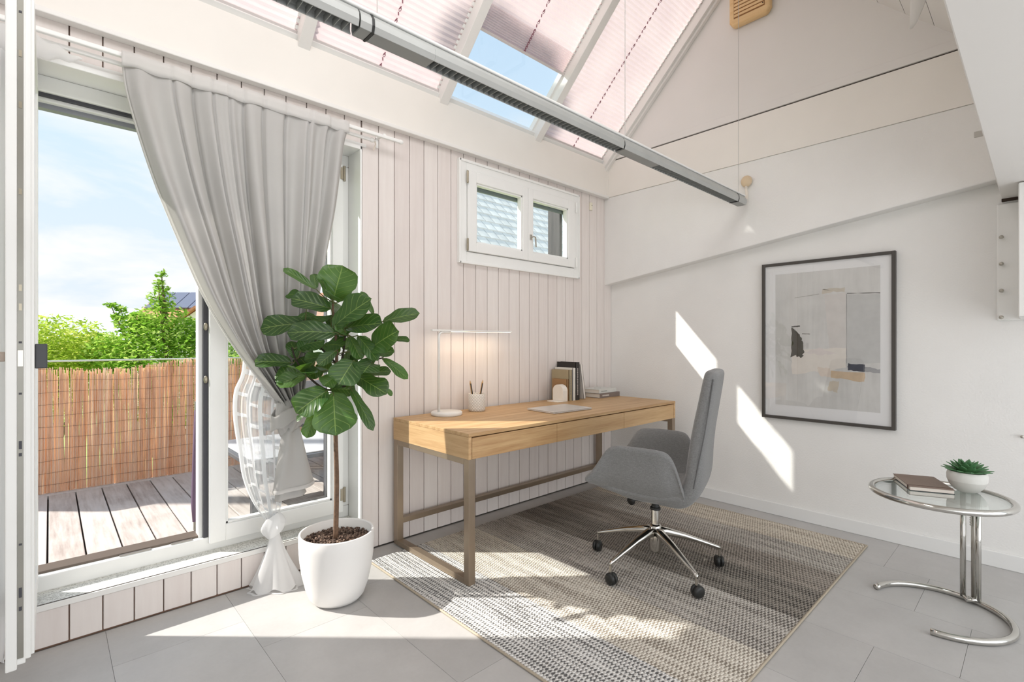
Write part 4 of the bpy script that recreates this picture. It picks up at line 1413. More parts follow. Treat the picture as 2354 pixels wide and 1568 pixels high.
BRANCHES = [
    [(-2.832, -0.404, 0.326), (-2.828, -0.408, 0.56), (-2.832, -0.404, 0.805), (-2.83, -0.406, 1.021), (-2.828, -0.408, 1.144), (-2.83, -0.406, 1.261), (-2.841, -0.396, 1.378), (-2.841, -0.396, 1.448)],
    [(-2.83, -0.406, 1.021), (-2.885, -0.396, 1.024), (-2.948, -0.337, 1.093), (-2.986, -0.301, 1.168), (-2.995, -0.279, 1.226)],
    [(-2.83, -0.406, 1.021), (-2.804, -0.43, 1.202), (-2.8, -0.461, 1.29), (-2.719, -0.51, 1.343)],
    [(-2.828, -0.408, 1.015), (-2.792, -0.482, 1.059), (-2.745, -0.512, 1.128), (-2.703, -0.552, 1.162), (-2.673, -0.58, 1.174)],
    [(-2.828, -0.408, 1.144), (-2.882, -0.33, 1.232), (-2.945, -0.312, 1.342)],
]
bark2 = simple('fig_bark', srgb(112, 88, 70), 0.85, var=0.25, scale=60, bump=0.3, bscale=160)
tr_ = [Vector(p) - PO for p in BRANCHES[0]]
P = spline([(tr_[0].x, tr_[0].y, -0.01)] + [tuple(p) for p in tr_[1:]], 30)
MB().tube(P, [0.0125 - 0.008 * (k / 29) for k in range(30)], 10).build('trunk', bark2, pl_, smooth=True)
nodes = [Vector(p) for p in BRANCHES[0][3:]]
for br in BRANCHES[1:]:
    P = spline(br, 16)
    nodes += [Vector(p) for p in br[1:]]
    MB().tube([p - PO for p in P], [0.006 - 0.0025 * (k / 15) for k in range(16)], 8).build('branch', simple('dark_stem_%d' % len(nodes), srgb(52, 42, 34), 0.7), pl_, smooth=True)
rf_ = random.Random(21)
for _k in range(16):
    nd0 = rf_.choice(nodes[1:])
    an = rf_.uniform(0, 2 * PI)
    dv = Vector((math.cos(an), math.sin(an), rf_.uniform(-0.35, 0.5))).normalized()
    b0 = nd0 + dv * 0.03
    b0.y = min(b0.y, -0.2)
    LEAVES.append((tuple(b0), tuple(b0 + dv * rf_.uniform(0.10, 0.15)), rf_.uniform(0.07, 0.10)))
pm_ = simple('petiole', srgb(92, 96, 52), 0.6)
camv = Vector((-3.857, -2.771, 1.25))
for li, (b_, t_, wd) in enumerate(LEAVES):
    B, T = Vector(b_), Vector(t_)
    ax = T - B
    L_ = ax.length
    yv = ax.normalized()
    view = (camv - (B + T) / 2).normalized()
    up = Vector((0, 0, 1))
    # face normal: between the viewer and the sky
    nrm = (view * 0.75 + up * 0.55)
    nrm = (nrm - yv * nrm.dot(yv)).normalized()
    xv = yv.cross(nrm).normalized()
    NU, NV = 8, 12
    r2 = random.Random(100 + li)
    ph1, ph2, droop = r2.uniform(0, 6), r2.uniform(0, 6), r2.uniform(0.04, 0.13)
    fold = r2.uniform(0.12, 0.3)
    hw = wd / 2 / max(0.6, abs(nrm.dot(view)) ** 0.5)
    shape = [(0.0, 0.0), (0.04, 0.34), (0.12, 0.56), (0.3, 0.74), (0.5, 0.92), (0.68, 1.0), (0.82, 0.93), (0.92, 0.68), (0.98, 0.34), (1.0, 0.02)]
    vs_, fs_, uvs = [], [], []
    for j in range(NV + 1):
        v = j / NV
        ww = hw * lerp_tab(shape, v) * (1 + 0.05 * math.sin(v * 14 + ph1))
        for i in range(NU + 1):
            u = i / NU * 2 - 1
            x = u * ww
            z = fold * abs(x) - droop * L_ * (v - 0.15) ** 2 * 1.4 + 0.07 * hw * math.sin(v * 9 + ph2 + (2 if u > 0 else 0)) * u * u * 1.6
            p = B + yv * (v * L_) + xv * x + nrm * z
            if p.y > -0.205:
                p.y = -0.205
            vs_.append(tuple(p - PO))
            uvs.append((u * 0.5 + 0.5, v))
    for j in range(NV):
        for i in range(NU):
            k = j * (NU + 1) + i
            fs_.append((k, k + 1, k + NU + 2, k + NU + 1))
    me = bpy.data.meshes.new('leaf')
    me.from_pydata(vs_, [], fs_)
    ul = me.uv_layers.new(name='UVMap')
    for poly in me.polygons:
        poly.use_smooth = True
        for lidx in poly.loop_indices:
            ul.data[lidx].uv = uvs[me.loops[lidx].vertex_index]
    me.materials.append(M['figleaf'])
    lo_ = bpy.data.objects.new('leaf', me)
    COL.objects.link(lo_)
    lo_.parent = pl_
    nd_ = min(nodes, key=lambda q: (q - B).length)
    midp = (nd_ + B) / 2 + Vector((0, 0, -0.01))
    MB().tube([p - PO for p in spline([nd_, midp, B, B + yv * L_ * 0.1], 7)], [0.0032, 0.003, 0.0028, 0.0026, 0.0024, 0.0022, 0.0015], 6).build('petiole', pm_, lo_)
    lo_.children[0].matrix_parent_inverse.identity()

# ================================================================== side table
ST = thing('side_table', 'round chrome tube side table with glass top at the right', 'table', (-0.85, -2.44, 0))
SZ = 0.545
N = 64
MB().tube([(0.252 * math.cos(2 * PI * k / N), 0.252 * math.sin(2 * PI * k / N), SZ) for k in range(N)], 0.0135, 14, closed=True).build('top_ring', M['chrome'], ST, smooth=True)
gl = MB().lathe([(0.001, SZ - 0.003), (0.238, SZ - 0.003), (0.238, SZ + 0.004), (0.001, SZ + 0.004)], 64).build('glass_top', M['table_glass'], ST)
MB().tube([(0.2385 * math.cos(2 * PI * k / N), 0.2385 * math.sin(2 * PI * k / N), SZ) for k in range(N)], 0.0035, 6, closed=True).build('glass_edge', M['edge_glass'], gl)
a0, a1 = R(80), R(80 - 260)
arcp = [(0.25 * math.cos(a0 + (a1 - a0) * k / 48), 0.25 * math.sin(a0 + (a1 - a0) * k / 48), 0.0145) for k in range(49)]
MB().tube(arcp, 0.014, 14).build('base_ring', M['chrome'], ST, smooth=True)
ca = math.atan2(-0.10, 0.24)
cc = Vector((math.cos(ca), math.sin(ca), 0)) * 0.25
ct = Vector((-math.sin(ca), math.cos(ca), 0))
inn = Vector((math.cos(ca), math.sin(ca), 0))
for k, off in enumerate((-0.03, 0.03)):
    p = cc + ct * off - inn * 0.012
    MB().tube([(p.x, p.y, 0.02), (p.x, p.y, SZ - 0.004)], 0.0115, 12).build('column', M['chrome'], ST, smooth=True)
p = cc + inn * 0.012
MB().tube([(p.x, p.y, 0.02), (p.x, p.y, SZ - 0.004)], 0.0095, 12).build('column', M['steel'], ST, smooth=True)
pa, pb = cc + ct * -0.03 - inn * 0.012, cc + ct * 0.03 - inn * 0.012
MB().tube([(pa.x, pa.y, 0.03), ((pa.x + pb.x) / 2 - inn.x * 0.02, (pa.y + pb.y) / 2 - inn.y * 0.02, 0.018), (pb.x, pb.y, 0.03)], 0.011, 10).build('column_bend', M['chrome'], ST, smooth=True)
MB().tube([(pa.x, pa.y, 0.47), (pb.x, pb.y, 0.47)], 0.006, 8).build('cross_pin', M['steel'], ST)
chn = MB()
q = (pa + pb) / 2
for k in range(9):
    chn.ball((q.x, q.y, 0.465 - k * 0.011), 0.0035, 0.0035, 0.005, 8, 5)
chn.build('pin_chain', M['steel'], ST)
TOPZ = SZ + 0.0045

# notebook
nbk = thing('notebook', 'brown leather notebook lying on the glass side table', 'notebook', (-0.735, -2.365, TOPZ), R(24))
lea = simple('taupe_leather', srgb(128, 110, 98), 0.6, var=0.06, scale=20)
MB().box(-0.125, 0.125, -0.085, 0.085, 0.0, 0.0025).build('back_cover', M['black'], nbk, bevel=0.001)
MB().box(-0.123, 0.121, -0.082, 0.082, 0.0027, 0.0175).build('pages', simple('notebook_pages', srgb(222, 212, 202), 0.8), nbk)
MB().box(-0.125, 0.125, -0.085, 0.085, 0.0177, 0.0205).build('front_cover', lea, nbk, bevel=0.001)
MB().box(-0.1, -0.094, -0.0865, 0.0865, -0.0 + 0.0003, 0.0215).build('elastic_band', simple('band_brown', srgb(92, 72, 62), 0.7), nbk)

# succulent in a concrete bowl
bw = thing('concrete_bowl', 'small white concrete bowl on the glass side table', 'bowl', (-0.705, -2.525, TOPZ))


def concrete():
    b = NB('white_concrete')
    v = b.coord('Object')
    n = b.noise(v, 45, 5, 0.7)
    z = b.sep(v)[2]
    band = b.ramp(b.math('ADD', z, b.math('MULTIPLY', b.noise(v, 8, 2), 0.012)), [(0.055, srgb(206, 203, 197)), (0.058, srgb(228, 226, 221))])
    c = b.mix(b.math('MULTIPLY', n, 0.5), band, srgb(190, 187, 180))
    return b.finish(b.principled(Base_Color=c, Roughness=0.85, Normal=b.bump(n, 0.2, 0.003)))


MB().lathe([(0.001, 0.0), (0.032, 0.0), (0.046, 0.008), (0.063, 0.028), (0.073, 0.055), (0.074, 0.078), (0.070, 0.094), (0.067, 0.096), (0.064, 0.092), (0.062, 0.075), (0.001, 0.072)], 48).build('bowl_body', concrete(), bw, smooth=True)
su = thing('succulent', 'green rosette succulent growing in the concrete bowl', 'plant', (-0.705, -2.525, TOPZ + 0.0735))
MB().lathe([(0.001, 0.004), (0.061, 0.004)], 32).build('soil', simple('dark_soil', srgb(44, 38, 32), 0.95), su)


def succ_mat():
    b = NB('succulent_leaf')
    v = b.coord('Object')
    z = b.sep(v)[2]
    c = b.ramp(b.math('MULTIPLY', z, 12.0), [(0.1, srgb(96, 140, 92)), (0.75, srgb(74, 122, 80)), (1.0, srgb(50, 92, 66))])
    return b.finish(b.principled(Base_Color=c, Roughness=0.5))


sl_m = MB()
rowsL = []
for k in range(9):
    t = k / 8
    wv = 0.0155 * (math.sin(PI * min(1, t * 0.92 + 0.06)) ** 0.8)
    thk = 0.0062 * (1 - t * 0.8)
    cz = 0.060 * t
    cy = 0.012 * t * t
    rowsL.append([(wv * math.cos(2 * PI * q_ / 10), cy + thk * math.sin(2 * PI * q_ / 10), cz) for q_ in range(10)])
sl_m.grid(rowsL, True)
sme = sl_m.mesh('succulent_leaf')
for p_ in sme.polygons:
    p_.use_smooth = True
sme.materials.append(succ_mat())
for (n_, tilt, r0, sc, z0) in ((12, 60, 0.024, 1.2, 0.010), (10, 42, 0.018, 1.12, 0.014), (8, 26, 0.012, 1.0, 0.020), (5, 12, 0.006, 0.85, 0.026)):
    for k in range(n_):
        a = 2 * PI * (k + (n_ % 3) * 0.33) / n_ + 0.2
        o_ = link_copy(sme, 'leaf', su, (r0 * math.cos(a), r0 * math.sin(a), z0), (0, 0, 0), (sc, sc, sc))
        o_.rotation_euler = (Matrix.Rotation(a - PI / 2, 3, 'Z') @ Matrix.Rotation(R(-tilt), 3, 'X')).to_euler()

# ================================================================== framed picture
pc = thing('framed_picture', 'large framed abstract print on the plaster wall', 'picture', (0, -1.753, 0.703))
py0, py1, ph = -0.393, 0.393, 1.115
fm_ = simple('dark_frame', srgb(74, 70, 66), 0.5)


def PX(mb, name, mat, par=pc, **kw):
    return mb.build(name, mat, par, **kw)


fw = 0.020
PX(MB().box(-0.036, -0.002, py0, py0 + fw, 0, ph), 'frame_bar', fm_, bevel=0.001)
PX(MB().box(-0.036, -0.002, py1 - fw, py1, 0, ph), 'frame_bar', fm_, bevel=0.001)
PX(MB().box(-0.036, -0.002, py0 + fw, py1 - fw, 0, fw), 'frame_bar', fm_, bevel=0.001)
PX(MB().box(-0.036, -0.002, py0 + fw, py1 - fw, ph - fw, ph), 'frame_bar', fm_, bevel=0.001)
PX(MB().box(-0.020, -0.003, py0 + fw, py1 - fw, fw, ph - fw), 'mount', simple('mount_white', srgb(232, 232, 232), 0.8, var=0.005))


def print_mat():
    b = NB('abstract_print')
    v = b.coord('Object')
    n = b.noise(v, 3.5, 6, 0.65)
    s = b.noise(b.scaled(v, (1, 9, 0.9)), 2.2, 4, 0.6)
    f = b.math('ADD', b.math('MULTIPLY', n, 0.6), b.math('MULTIPLY', s, 0.4))
    c = b.ramp(f, [(0.3, srgb(188, 187, 184)), (0.5, srgb(206, 205, 202)), (0.7, srgb(218, 217, 214))])
    return b.finish(b.principled(Base_Color=c, Roughness=0.8))


a_y0, a_y1, a_z0, a_z1 = -2.067 + 1.753, -1.449 + 1.753, 0.100, 1.034
pr_ = PX(MB().box(-0.0208, -0.0200, a_y0, a_y1, a_z0, a_z1), 'print', print_mat())


def patch(name, poly, col, lvl=1, var=0.1, jag=0.0):
    """poly in picture coordinates: (0..1 from left, 0..1 from bottom)"""
    rj = random.Random(len(name) * 7 + int(poly[0][0] * 100))
    pts = []
    n_ = len(poly)
    for k in range(n_):
        (xa, ya), (xb, yb) = poly[k], poly[(k + 1) % n_]
        m_ = 6 if jag else 1
        for q_ in range(m_):
            t = q_ / m_
            pts.append((min(1, max(0, xa + (xb - xa) * t + rj.gauss(0, jag))), min(1, max(0, ya + (yb - ya) * t + rj.gauss(0, jag)))))
    P3 = [(-0.0208 - 0.0002 * lvl, a_y1 + (a_y0 - a_y1) * x, a_z0 + (a_z1 - a_z0) * y) for x, y in pts]
    MB().prism(P3, (0.00015, 0, 0)).build('paint_patch', simple('paint_' + name, col, 0.8, var=var, scale=22), pr_)


patch('taupe_big', [(0.50, 0.82), (0.70, 0.83), (0.70, 0.40), (0.55, 0.40)], srgb(204, 200, 196), 1, 0.04)
patch('grey_right', [(0.71, 0.815), (1.0, 0.805), (1.0, 0.34), (0.71, 0.32)], srgb(190, 190, 188), 1.3, 0.05)
patch('cream_low', [(0.16, 0.42), (0.70, 0.44), (0.70, 0.30), (0.45, 0.26), (0.18, 0.24)], srgb(218, 212, 204), 1.6, 0.03, 0.004)
patch('ochre', [(0.56, 0.275), (0.87, 0.27), (0.87, 0.205), (0.56, 0.225)], srgb(200, 178, 150), 2, 0.08, 0.003)
patch('ochre_pale', [(0.43, 0.30), (0.56, 0.29), (0.56, 0.225), (0.45, 0.235)], srgb(212, 200, 188), 2.6, 0.06, 0.003)
patch('navy', [(0.72, 0.33), (0.87, 0.325), (0.87, 0.275), (0.72, 0.282)], srgb(60, 62, 74), 3, 0.15, 0.002)
patch('slate_line', [(0.87, 0.31), (1.0, 0.295), (1.0, 0.27), (0.87, 0.275)], srgb(148, 148, 150), 3, 0.1, 0.002)
patch('olive_block', [(0.17, 0.585), (0.22, 0.57), (0.27, 0.52), (0.29, 0.46), (0.29, 0.375), (0.17, 0.375)], srgb(66, 62, 52), 3, 0.25, 0.006)
patch('olive_dash', [(0.17, 0.60), (0.26, 0.605), (0.26, 0.597), (0.17, 0.590)], srgb(60, 58, 52), 3, 0.1, 0.001)
patch('tan_strip', [(0.48, 0.865), (0.69, 0.865), (0.69, 0.838), (0.48, 0.832)], srgb(196, 188, 174), 2, 0.06, 0.004)
patch('dark_line', [(0.71, 0.826), (1.0, 0.817), (1.0, 0.811), (0.71, 0.822)], srgb(84, 80, 76), 3, 0.1, 0.001)
patch('thin_vertical', [(0.705, 0.82), (0.709, 0.82), (0.709, 0.33), (0.705, 0.33)], srgb(140, 138, 136), 3, 0.1, 0.0005)
patch('thin_scratch', [(0.20, 0.815), (0.45, 0.832), (0.45, 0.828), (0.20, 0.811)], srgb(166, 164, 158), 3, 0.1, 0.001)
patch('brush_tick', [(0.28, 0.545), (0.36, 0.543), (0.36, 0.537), (0.28, 0.539)], srgb(130, 126, 120), 3, 0.1, 0.001)
patch('pink_smudge', [(0.30, 0.40), (0.45, 0.44), (0.62, 0.395), (0.45, 0.39)], srgb(212, 204, 200), 2.3, 0.04, 0.004)
patch('sand_low', [(0.55, 0.20), (0.64, 0.20), (0.62, 0.12), (0.53, 0.13)], srgb(196, 186, 170), 2, 0.06, 0.004)
PX(MB().box(-0.031, -0.029, py0 + fw, py1 - fw, fw, ph - fw), 'picture_glass', M['picture_glass'])

# ================================================================== curtains
cr_ = thing('curtain_rail', 'white double curtain rail under the beam above the terrace door', 'rail')
MB().box(WL + 0.05, -2.29, -0.105, -0.085, 2.462, 2.482).build('rail_bar', M['frame'], cr_, bevel=0.004)
MB().box(WL + 0.05, -2.46, -0.065, -0.048, 2.440, 2.458).build('rail_bar', M['frame'], cr_, bevel=0.004)
for x in (-2.29, -2.46):
    MB().ball((x, -0.095 if x > -2.4 else -0.056, 2.472 if x > -2.4 else 2.449), 0.018, 0.014, 0.014).build('end_cap', M['frame'], cr_, smooth=True)
for x in (-2.40, -3.2, -4.1):
    b_ = MB().box(x - 0.008, x + 0.008, -0.10, 0.0, 2.482, 2.490)
    b_.box(x - 0.008, x + 0.008, -0.007, 0.0, 2.43, 2.50)
    b_.build('bracket', M['frame'], cr_)
mm = MB().tube([(-2.437, -0.03, 2.40), (-2.43, -0.045, 2.435), (-2.44, -0.05, 2.452)], 0.004, 6)
mm.build('hook', simple('beige_hook', srgb(226, 214, 200), 0.5), cr_)

M['curtain'] = cloth('grey_curtain_cloth', srgb(216, 214, 211), 0.30, bump=0.06)
M['tape'] = cloth('white_header_tape', srgb(238, 236, 233), 0.3, 0.93)
GL = [(-3.626, 2.422), (-3.604, 2.285), (-3.521, 1.988), (-3.408, 1.679), (-3.313, 1.447), (-3.203, 1.244), (-3.086, 1.07), (-2.994, 0.932)]
GR = [(-2.641, 2.428), (-2.664, 2.332), (-2.708, 1.985), (-2.762, 1.692), (-2.809, 1.406), (-2.851, 1.151), (-2.878, 1.014), (-2.896, 0.912)]
gc = thing('grey_curtain', 'grey curtain swept aside and knotted in front of the terrace door', 'curtain')
nv, nu = 64, 150
gl_ = spline([(x, 0, z) for x, z in GL], nv)
gr_ = spline([(x, 0, z) for x, z in GR], nv)


def folds(u, v):
    w_ = 0.5 + 0.5 * math.sin(2 * PI * 1.35 * u + 0.6)
    ph_ = u + 0.03 * math.sin(2 * PI * u * 2 + 1.0)
    a = math.sin(2 * PI * 9 * ph_ + 0.8 * math.sin(3 * v + 5 * u))
    b2 = math.sin(2 * PI * 4.5 * ph_ + 1.2)
    cz = sum(math.exp(-((u - q) / 0.007) ** 2) for q in (0.175, 0.255, 0.335, 0.405, 0.47, 0.56, 0.67, 0.79, 0.9))
    return a * (0.55 + 0.35 * w_) + 0.45 * b2 + 1.6 * cz * (1 - 0.6 * v)


rows = []
for j in range(nv):
    v = j / (nv - 1)
    amp = 0.010 + 0.022 * min(1, v * 2.2) + 0.012 * v
    row = []
    for i in range(nu):
        u = i / (nu - 1)
        p = gl_[j].lerp(gr_[j], u)
        y = -0.118 + amp * folds(u, v) - 0.03 * v * math.sin(PI * u)
        sag = -0.05 * math.sin(PI * u) * math.sin(PI * v) * 0.4
        row.append((p.x, y, p.z + sag))
    rows.append(row)
MB().grid(rows).build('drape', M['curtain'], gc, smooth=True, solid=0.0015)
# header tape
rows = []
for z in (2.482, 2.46, 2.44, 2.418):
    row = []
    for i in range(nu):
        u = i / (nu - 1)
        x = -3.635 + (-2.632 + 3.635) * u
        y = -0.125 + 0.005 * folds(u, 0)
        row.append((x, y, z + 0.004 * math.sin(2 * PI * 6 * u) * (1 if z < 2.43 else 0)))
    rows.append(row)
MB().grid(rows).build('header_tape', M['tape'], gc, smooth=True, solid=0.0015)
# pale lining strips on both free edges
for E_, sg in ((gl_, -1), (gr_, 1)):
    rows = []
    for j in range(nv):
        v = j / (nv - 1)
        amp = 0.010 + 0.022 * min(1, v * 2.2) + 0.012 * v
        y0 = -0.118 + amp * folds(0 if sg < 0 else 1, v)
        p = E_[j]
        rows.append([(p.x, y0, p.z), (p.x + sg * 0.006, y0 + 0.010, p.z), (p.x + sg * 0.004, y0 + 0.024, p.z)])
    MB().grid(rows).build('lining_edge', M['tape'], gc, smooth=True, solid=0.001)
# knot: a bulging collar of cloth with a wrapped band
kn = []
for j in range(14):
    v = j / 13
    zc = 0.965 - 0.175 * v
    xc = -2.955 + 0.012 * math.sin(3 * v)
    rw = 0.052 + 0.030 * math.sin(PI * v) - 0.012 * v
    ring = []
    for i in range(40):
        a = 2 * PI * i / 40
        q_ = 1 + 0.10 * math.sin(5 * a + 4 * v) + 0.07 * math.sin(9 * a - 3 * v)
        ring.append((xc + rw * q_ * math.cos(a), -0.125 + rw * 0.75 * q_ * math.sin(a), zc + 0.02 * math.cos(a)))
    kn.append(ring)
MB().grid(kn, True).build('knot', M['curtain'], gc, smooth=True, solid=0.002)
band = []
for j in range(8):
    s_ = (j / 7 - 0.5) * 0.075
    ring = []
    for i in range(36):
        a = 2 * PI * i / 36
        ring.append((-2.952 + 0.092 * math.cos(a), -0.125 + 0.072 * math.sin(a) * (1 - 6 * s_ * s_), 0.895 + s_ + 0.055 * math.cos(a) + 0.006 * math.sin(6 * a + s_ * 40)))
    band.append(ring)
MB().grid(band, True).build('knot_wrap', M['curtain'], gc, smooth=True, solid=0.003)
# tail below the knot
for (top, bot, zt, zb, y0, nm) in (((-2.992, -2.912), (-3.036, -2.830), 0.815, 0.497, -0.125, 'tail'), ((-2.995, -2.92), (-3.02, -2.862), 0.60, 0.452, -0.100, 'tail_underlayer')):
    rows = []
    for j in range(16):
        v = j / 15
        xa, xb = top[0] + (bot[0] - top[0]) * v, top[1] + (bot[1] - top[1]) * v
        z = zt + (zb - zt) * v
        row = []
        for i in range(48):
            a = 2 * PI * i / 48
            fr = 0.5 - 0.5 * math.cos(a)
            x = xa + (xb - xa) * fr
            y = y0 - (0.022 + 0.018 * v) * math.sin(a) + 0.008 * math.sin(4 * a + 3 * v) - 0.01
            row.append((x, y, z + 0.012 * (fr - 0.5) * v * 1.5))
        rows.append(row)
    MB().grid(rows, True).build(nm, M['curtain'], gc, smooth=True, solid=0.0015)
    if nm == 'tail':
        rows = [[(x, -0.135 + (y + 0.135) * 1.06, z + dz) for x, y, z in rows[-1]] for dz in (0.018, 0.0, -0.002)]
        MB().grid(rows, True).build('hem_band', M['tape'], gc, smooth=True, solid=0.001)


def sheer_mat(name, alpha_lo, pattern=True):
    b = NB(name)
    c = srgb(248, 248, 248)
    d = b.n('ShaderNodeBsdfDiffuse', {'Color': c}).outputs[0]
    t = b.n('ShaderNodeBsdfTranslucent', {'Color': c}).outputs[0]
    s = b.n('ShaderNodeMixShader', {0: 0.5, 1: d, 2: t}).outputs[0]
    tr = b.n('ShaderNodeBsdfTransparent').outputs[0]
    if pattern:
        uv = b.sep(b.n('ShaderNodeUVMap').outputs[0])
        fu = b.math('FRACT', b.math('MULTIPLY', uv[0], 4.0))
        col_ = b.math('FLOOR', b.math('MULTIPLY', uv[0], 4.0))
        fv = b.math('FRACT', b.math('ADD', b.math('MULTIPLY', uv[1], 11.0), b.math('MULTIPLY', col_, 0.37)))
        line = b.math('MAXIMUM', b.math('LESS_THAN', fu, 0.30), b.math('LESS_THAN', fv, 0.16))
        a = b.math('ADD', alpha_lo, b.math('MULTIPLY', line, 0.45))
    else:
        a = alpha_lo
    return b.finish(b.n('ShaderNodeMixShader', {0: a, 1: tr, 2: s}).outputs[0])


def uv_grid(name, rows, mat, parent):
    o_ = MB().grid(rows).build(name, mat, parent, smooth=True)
    n_, m_ = len(rows), len(rows[0])
    ul = o_.data.uv_layers.new(name='UVMap')
    for lp_ in o_.data.loops:
        k = lp_.vertex_index
        ul.data[lp_.index].uv = ((k % m_) / (m_ - 1), 1 - (k // m_) / (n_ - 1))
    return o_


M['sheer'] = sheer_mat('sheer_voile', 0.50)
M['sheer_dense'] = sheer_mat('bunched_voile', 0.88, False)
sc = thing('sheer_curtain', 'white sheer patterned curtain knotted near the floor by the plant pot', 'curtain')
SL = [(-3.30, 2.44), (-3.26, 2.0), (-3.18, 1.6), (-3.152, 1.157), (-3.191, 1.008), (-3.195, 0.881), (-3.172, 0.706), (-3.152, 0.574), (-3.113, 0.457), (-3.055, 0.345)]
SR = [(-2.72, 2.44), (-2.76, 2.0), (-2.82, 1.5), (-2.93, 1.1), (-2.965, 0.926), (-2.965, 0.80), (-2.962, 0.66), (-2.966, 0.55), (-2.966, 0.43), (-2.995, 0.325)]
nv2, nu2 = 60, 90
sl_, sr_ = spline([(x, 0, z) for x, z in SL], nv2), spline([(x, 0, z) for x, z in SR], nv2)
rows = []
for j in range(nv2):
    v = j / (nv2 - 1)
    amp = 0.012 + 0.008 * v
    rows.append([tuple(sl_[j].lerp(sr_[j], i / (nu2 - 1)) + Vector((0, -0.045 + amp * math.sin(2 * PI * 6 * i / (nu2 - 1) + v) - 0.012 * v, 0))) for i in range(nu2)])
uv_grid('voile', rows, M['sheer'], sc)
# knot and the skirt lying on the floor
kn = []
for j in range(12):
    v = j / 11
    rw = 0.030 + 0.022 * math.sin(PI * v)
    kn.append([(-3.022 + 0.012 * v + rw * (1 + 0.15 * math.sin(4 * a + 5 * v)) * math.cos(a), -0.075 + rw * 0.9 * math.sin(a), 0.362 - 0.105 * v + 0.018 * math.cos(a + 0.5))
               for a in [2 * PI * i / 30 for i in range(30)]])
MB().grid(kn, True).build('knot', M['sheer_dense'], sc, smooth=True)
sk = []
for j in range(22):
    v = j / 21
    z = 0.275 - 0.266 * v ** 0.9
    ring = []
    for i in range(72):
        a = 2 * PI * i / 72
        q_ = 1 + (0.10 * math.sin(5 * a + 1) + 0.07 * math.sin(9 * a + 2 * v)) * v
        rx = 0.022 + 0.105 * v ** 1.2
        ry = 0.020 + 0.055 * v ** 1.2
        # cloth axis runs diagonally out over the floor
        cx, cy = -3.010 - 0.002 * v, -0.078 - 0.025 * v
        ex, ey = math.cos(a) * rx * q_, math.sin(a) * ry * q_
        x = cx + ex * 0.86 + ey * 0.35
        y = cy - ex * 0.42 + ey * 0.86
        y = min(y, -0.016)
        ring.append((x, y, max(0.004, z + 0.012 * v * math.sin(7 * a))))
    sk.append(ring)
MB().grid(sk, True).build('skirt', M['sheer_dense'], sc, smooth=True)
hemr = [[(x + (x + 3.01) * q_, min(-0.014, y + (y + 0.10) * q_), z_) for x, y, z_ in [(p[0], p[1], zz) for p in sk[-1]]] for q_, zz in ((0.0, 0.004), (0.06, 0.0035), (0.12, 0.003))]
MB().grid(hemr, True).build('floor_hem', M['sheer_dense'], sc, smooth=True)

lc = thing('voile_curtain', 'white voile curtain gathered behind the open door leaf at the left edge', 'curtain')
rows = []
for j in range(50):
    v = j / 49
    z = 2.44 - 2.40 * v
    rows.append([(-4.55 + 0.575 * i / 80 + (0.02 * math.sin(9 * v + 1) if i == 80 else 0), -0.075 + 0.022 * math.sin(2 * PI * 9 * i / 80 + 1.5 * math.sin(4 * v)), z) for i in range(81)])
uv_grid('drape', rows, M['sheer_dense'], lc)
rows = []
for j in range(12):
    v = j / 11
    a = PI * 1.1 * v - 0.4
    rows.append([(-4.05 + 0.29 * i / 30, -0.075 - (0.03 * (1 - (i / 30) ** 2) + 0.004) * math.sin(a) - 0.002, 2.408 - (0.055 * (1 - (i / 30) ** 2) + 0.004) * math.cos(a) + 0.006 * math.sin(i * 0.9)) for i in range(31)])
MB().grid(rows).build('bunched_top', M['sheer_dense'], lc, smooth=True)

# ================================================================== tube lamp on wires
TL = thing('tube_lamp', 'long grey metal tube lamp hanging on wires across the room', 'lamp', (0, RIDGE_Y, 2.0))
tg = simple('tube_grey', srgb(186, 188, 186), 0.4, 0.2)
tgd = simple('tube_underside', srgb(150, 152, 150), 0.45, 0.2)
TZ = 0.275
x_end = -0.165
# channel profile, open at the bottom
outer = [(-0.030, -0.030), (-0.036, -0.010), (-0.034, 0.012), (-0.022, 0.030), (0.0, 0.035), (0.022, 0.030), (0.034, 0.012), (0.036, -0.010), (0.030, -0.030)]
inner = [(y * 0.88, z * 0.88 - 0.003) for y, z in outer]
SEG = [(-4.4, -3.145, 'louvre'), (-3.14, -3.10, 'plain'), (-3.092, -2.86, 'plain'), (-2.86, -1.70, 'louvre'), (-1.69, -1.35, 'plain'), (-1.35, -0.30, 'louvre'), (-0.298, x_end, 'plain')]
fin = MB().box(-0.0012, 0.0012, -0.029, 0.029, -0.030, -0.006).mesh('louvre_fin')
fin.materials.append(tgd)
for (xa, xb, kind) in SEG:
    poly = [(xa, y, TZ + z) for y, z in outer] + [(xa, y, TZ + z) for y, z in reversed(inner)]
    hs_ = MB().prism(poly, (xb - xa, 0, 0)).build('housing', tg, TL, bevel=0.001)
    if kind == 'plain':
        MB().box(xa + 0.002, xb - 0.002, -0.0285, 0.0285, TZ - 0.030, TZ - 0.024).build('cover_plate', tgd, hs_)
    else:
        MB().box(xa + 0.02, xb - 0.02, -0.008, 0.008, TZ + 0.006, TZ + 0.02).build('inner_tube', M['frame'], hs_)
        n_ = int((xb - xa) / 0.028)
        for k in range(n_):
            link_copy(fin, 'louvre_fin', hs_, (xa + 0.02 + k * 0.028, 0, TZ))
for xj in (-3.096, -0.30):
    pj = [(xj - 0.005, y * 1.05, TZ + z * 1.05) for y, z in outer]
    MB().prism(pj, (0.008, 0, 0)).build('joint_ring', M['black'], TL)
MB().box(-4.4, x_end, -0.028, 0.028, TZ + 0.033, TZ + 0.043).build('top_cover', M['frame'], TL, bevel=0.003)
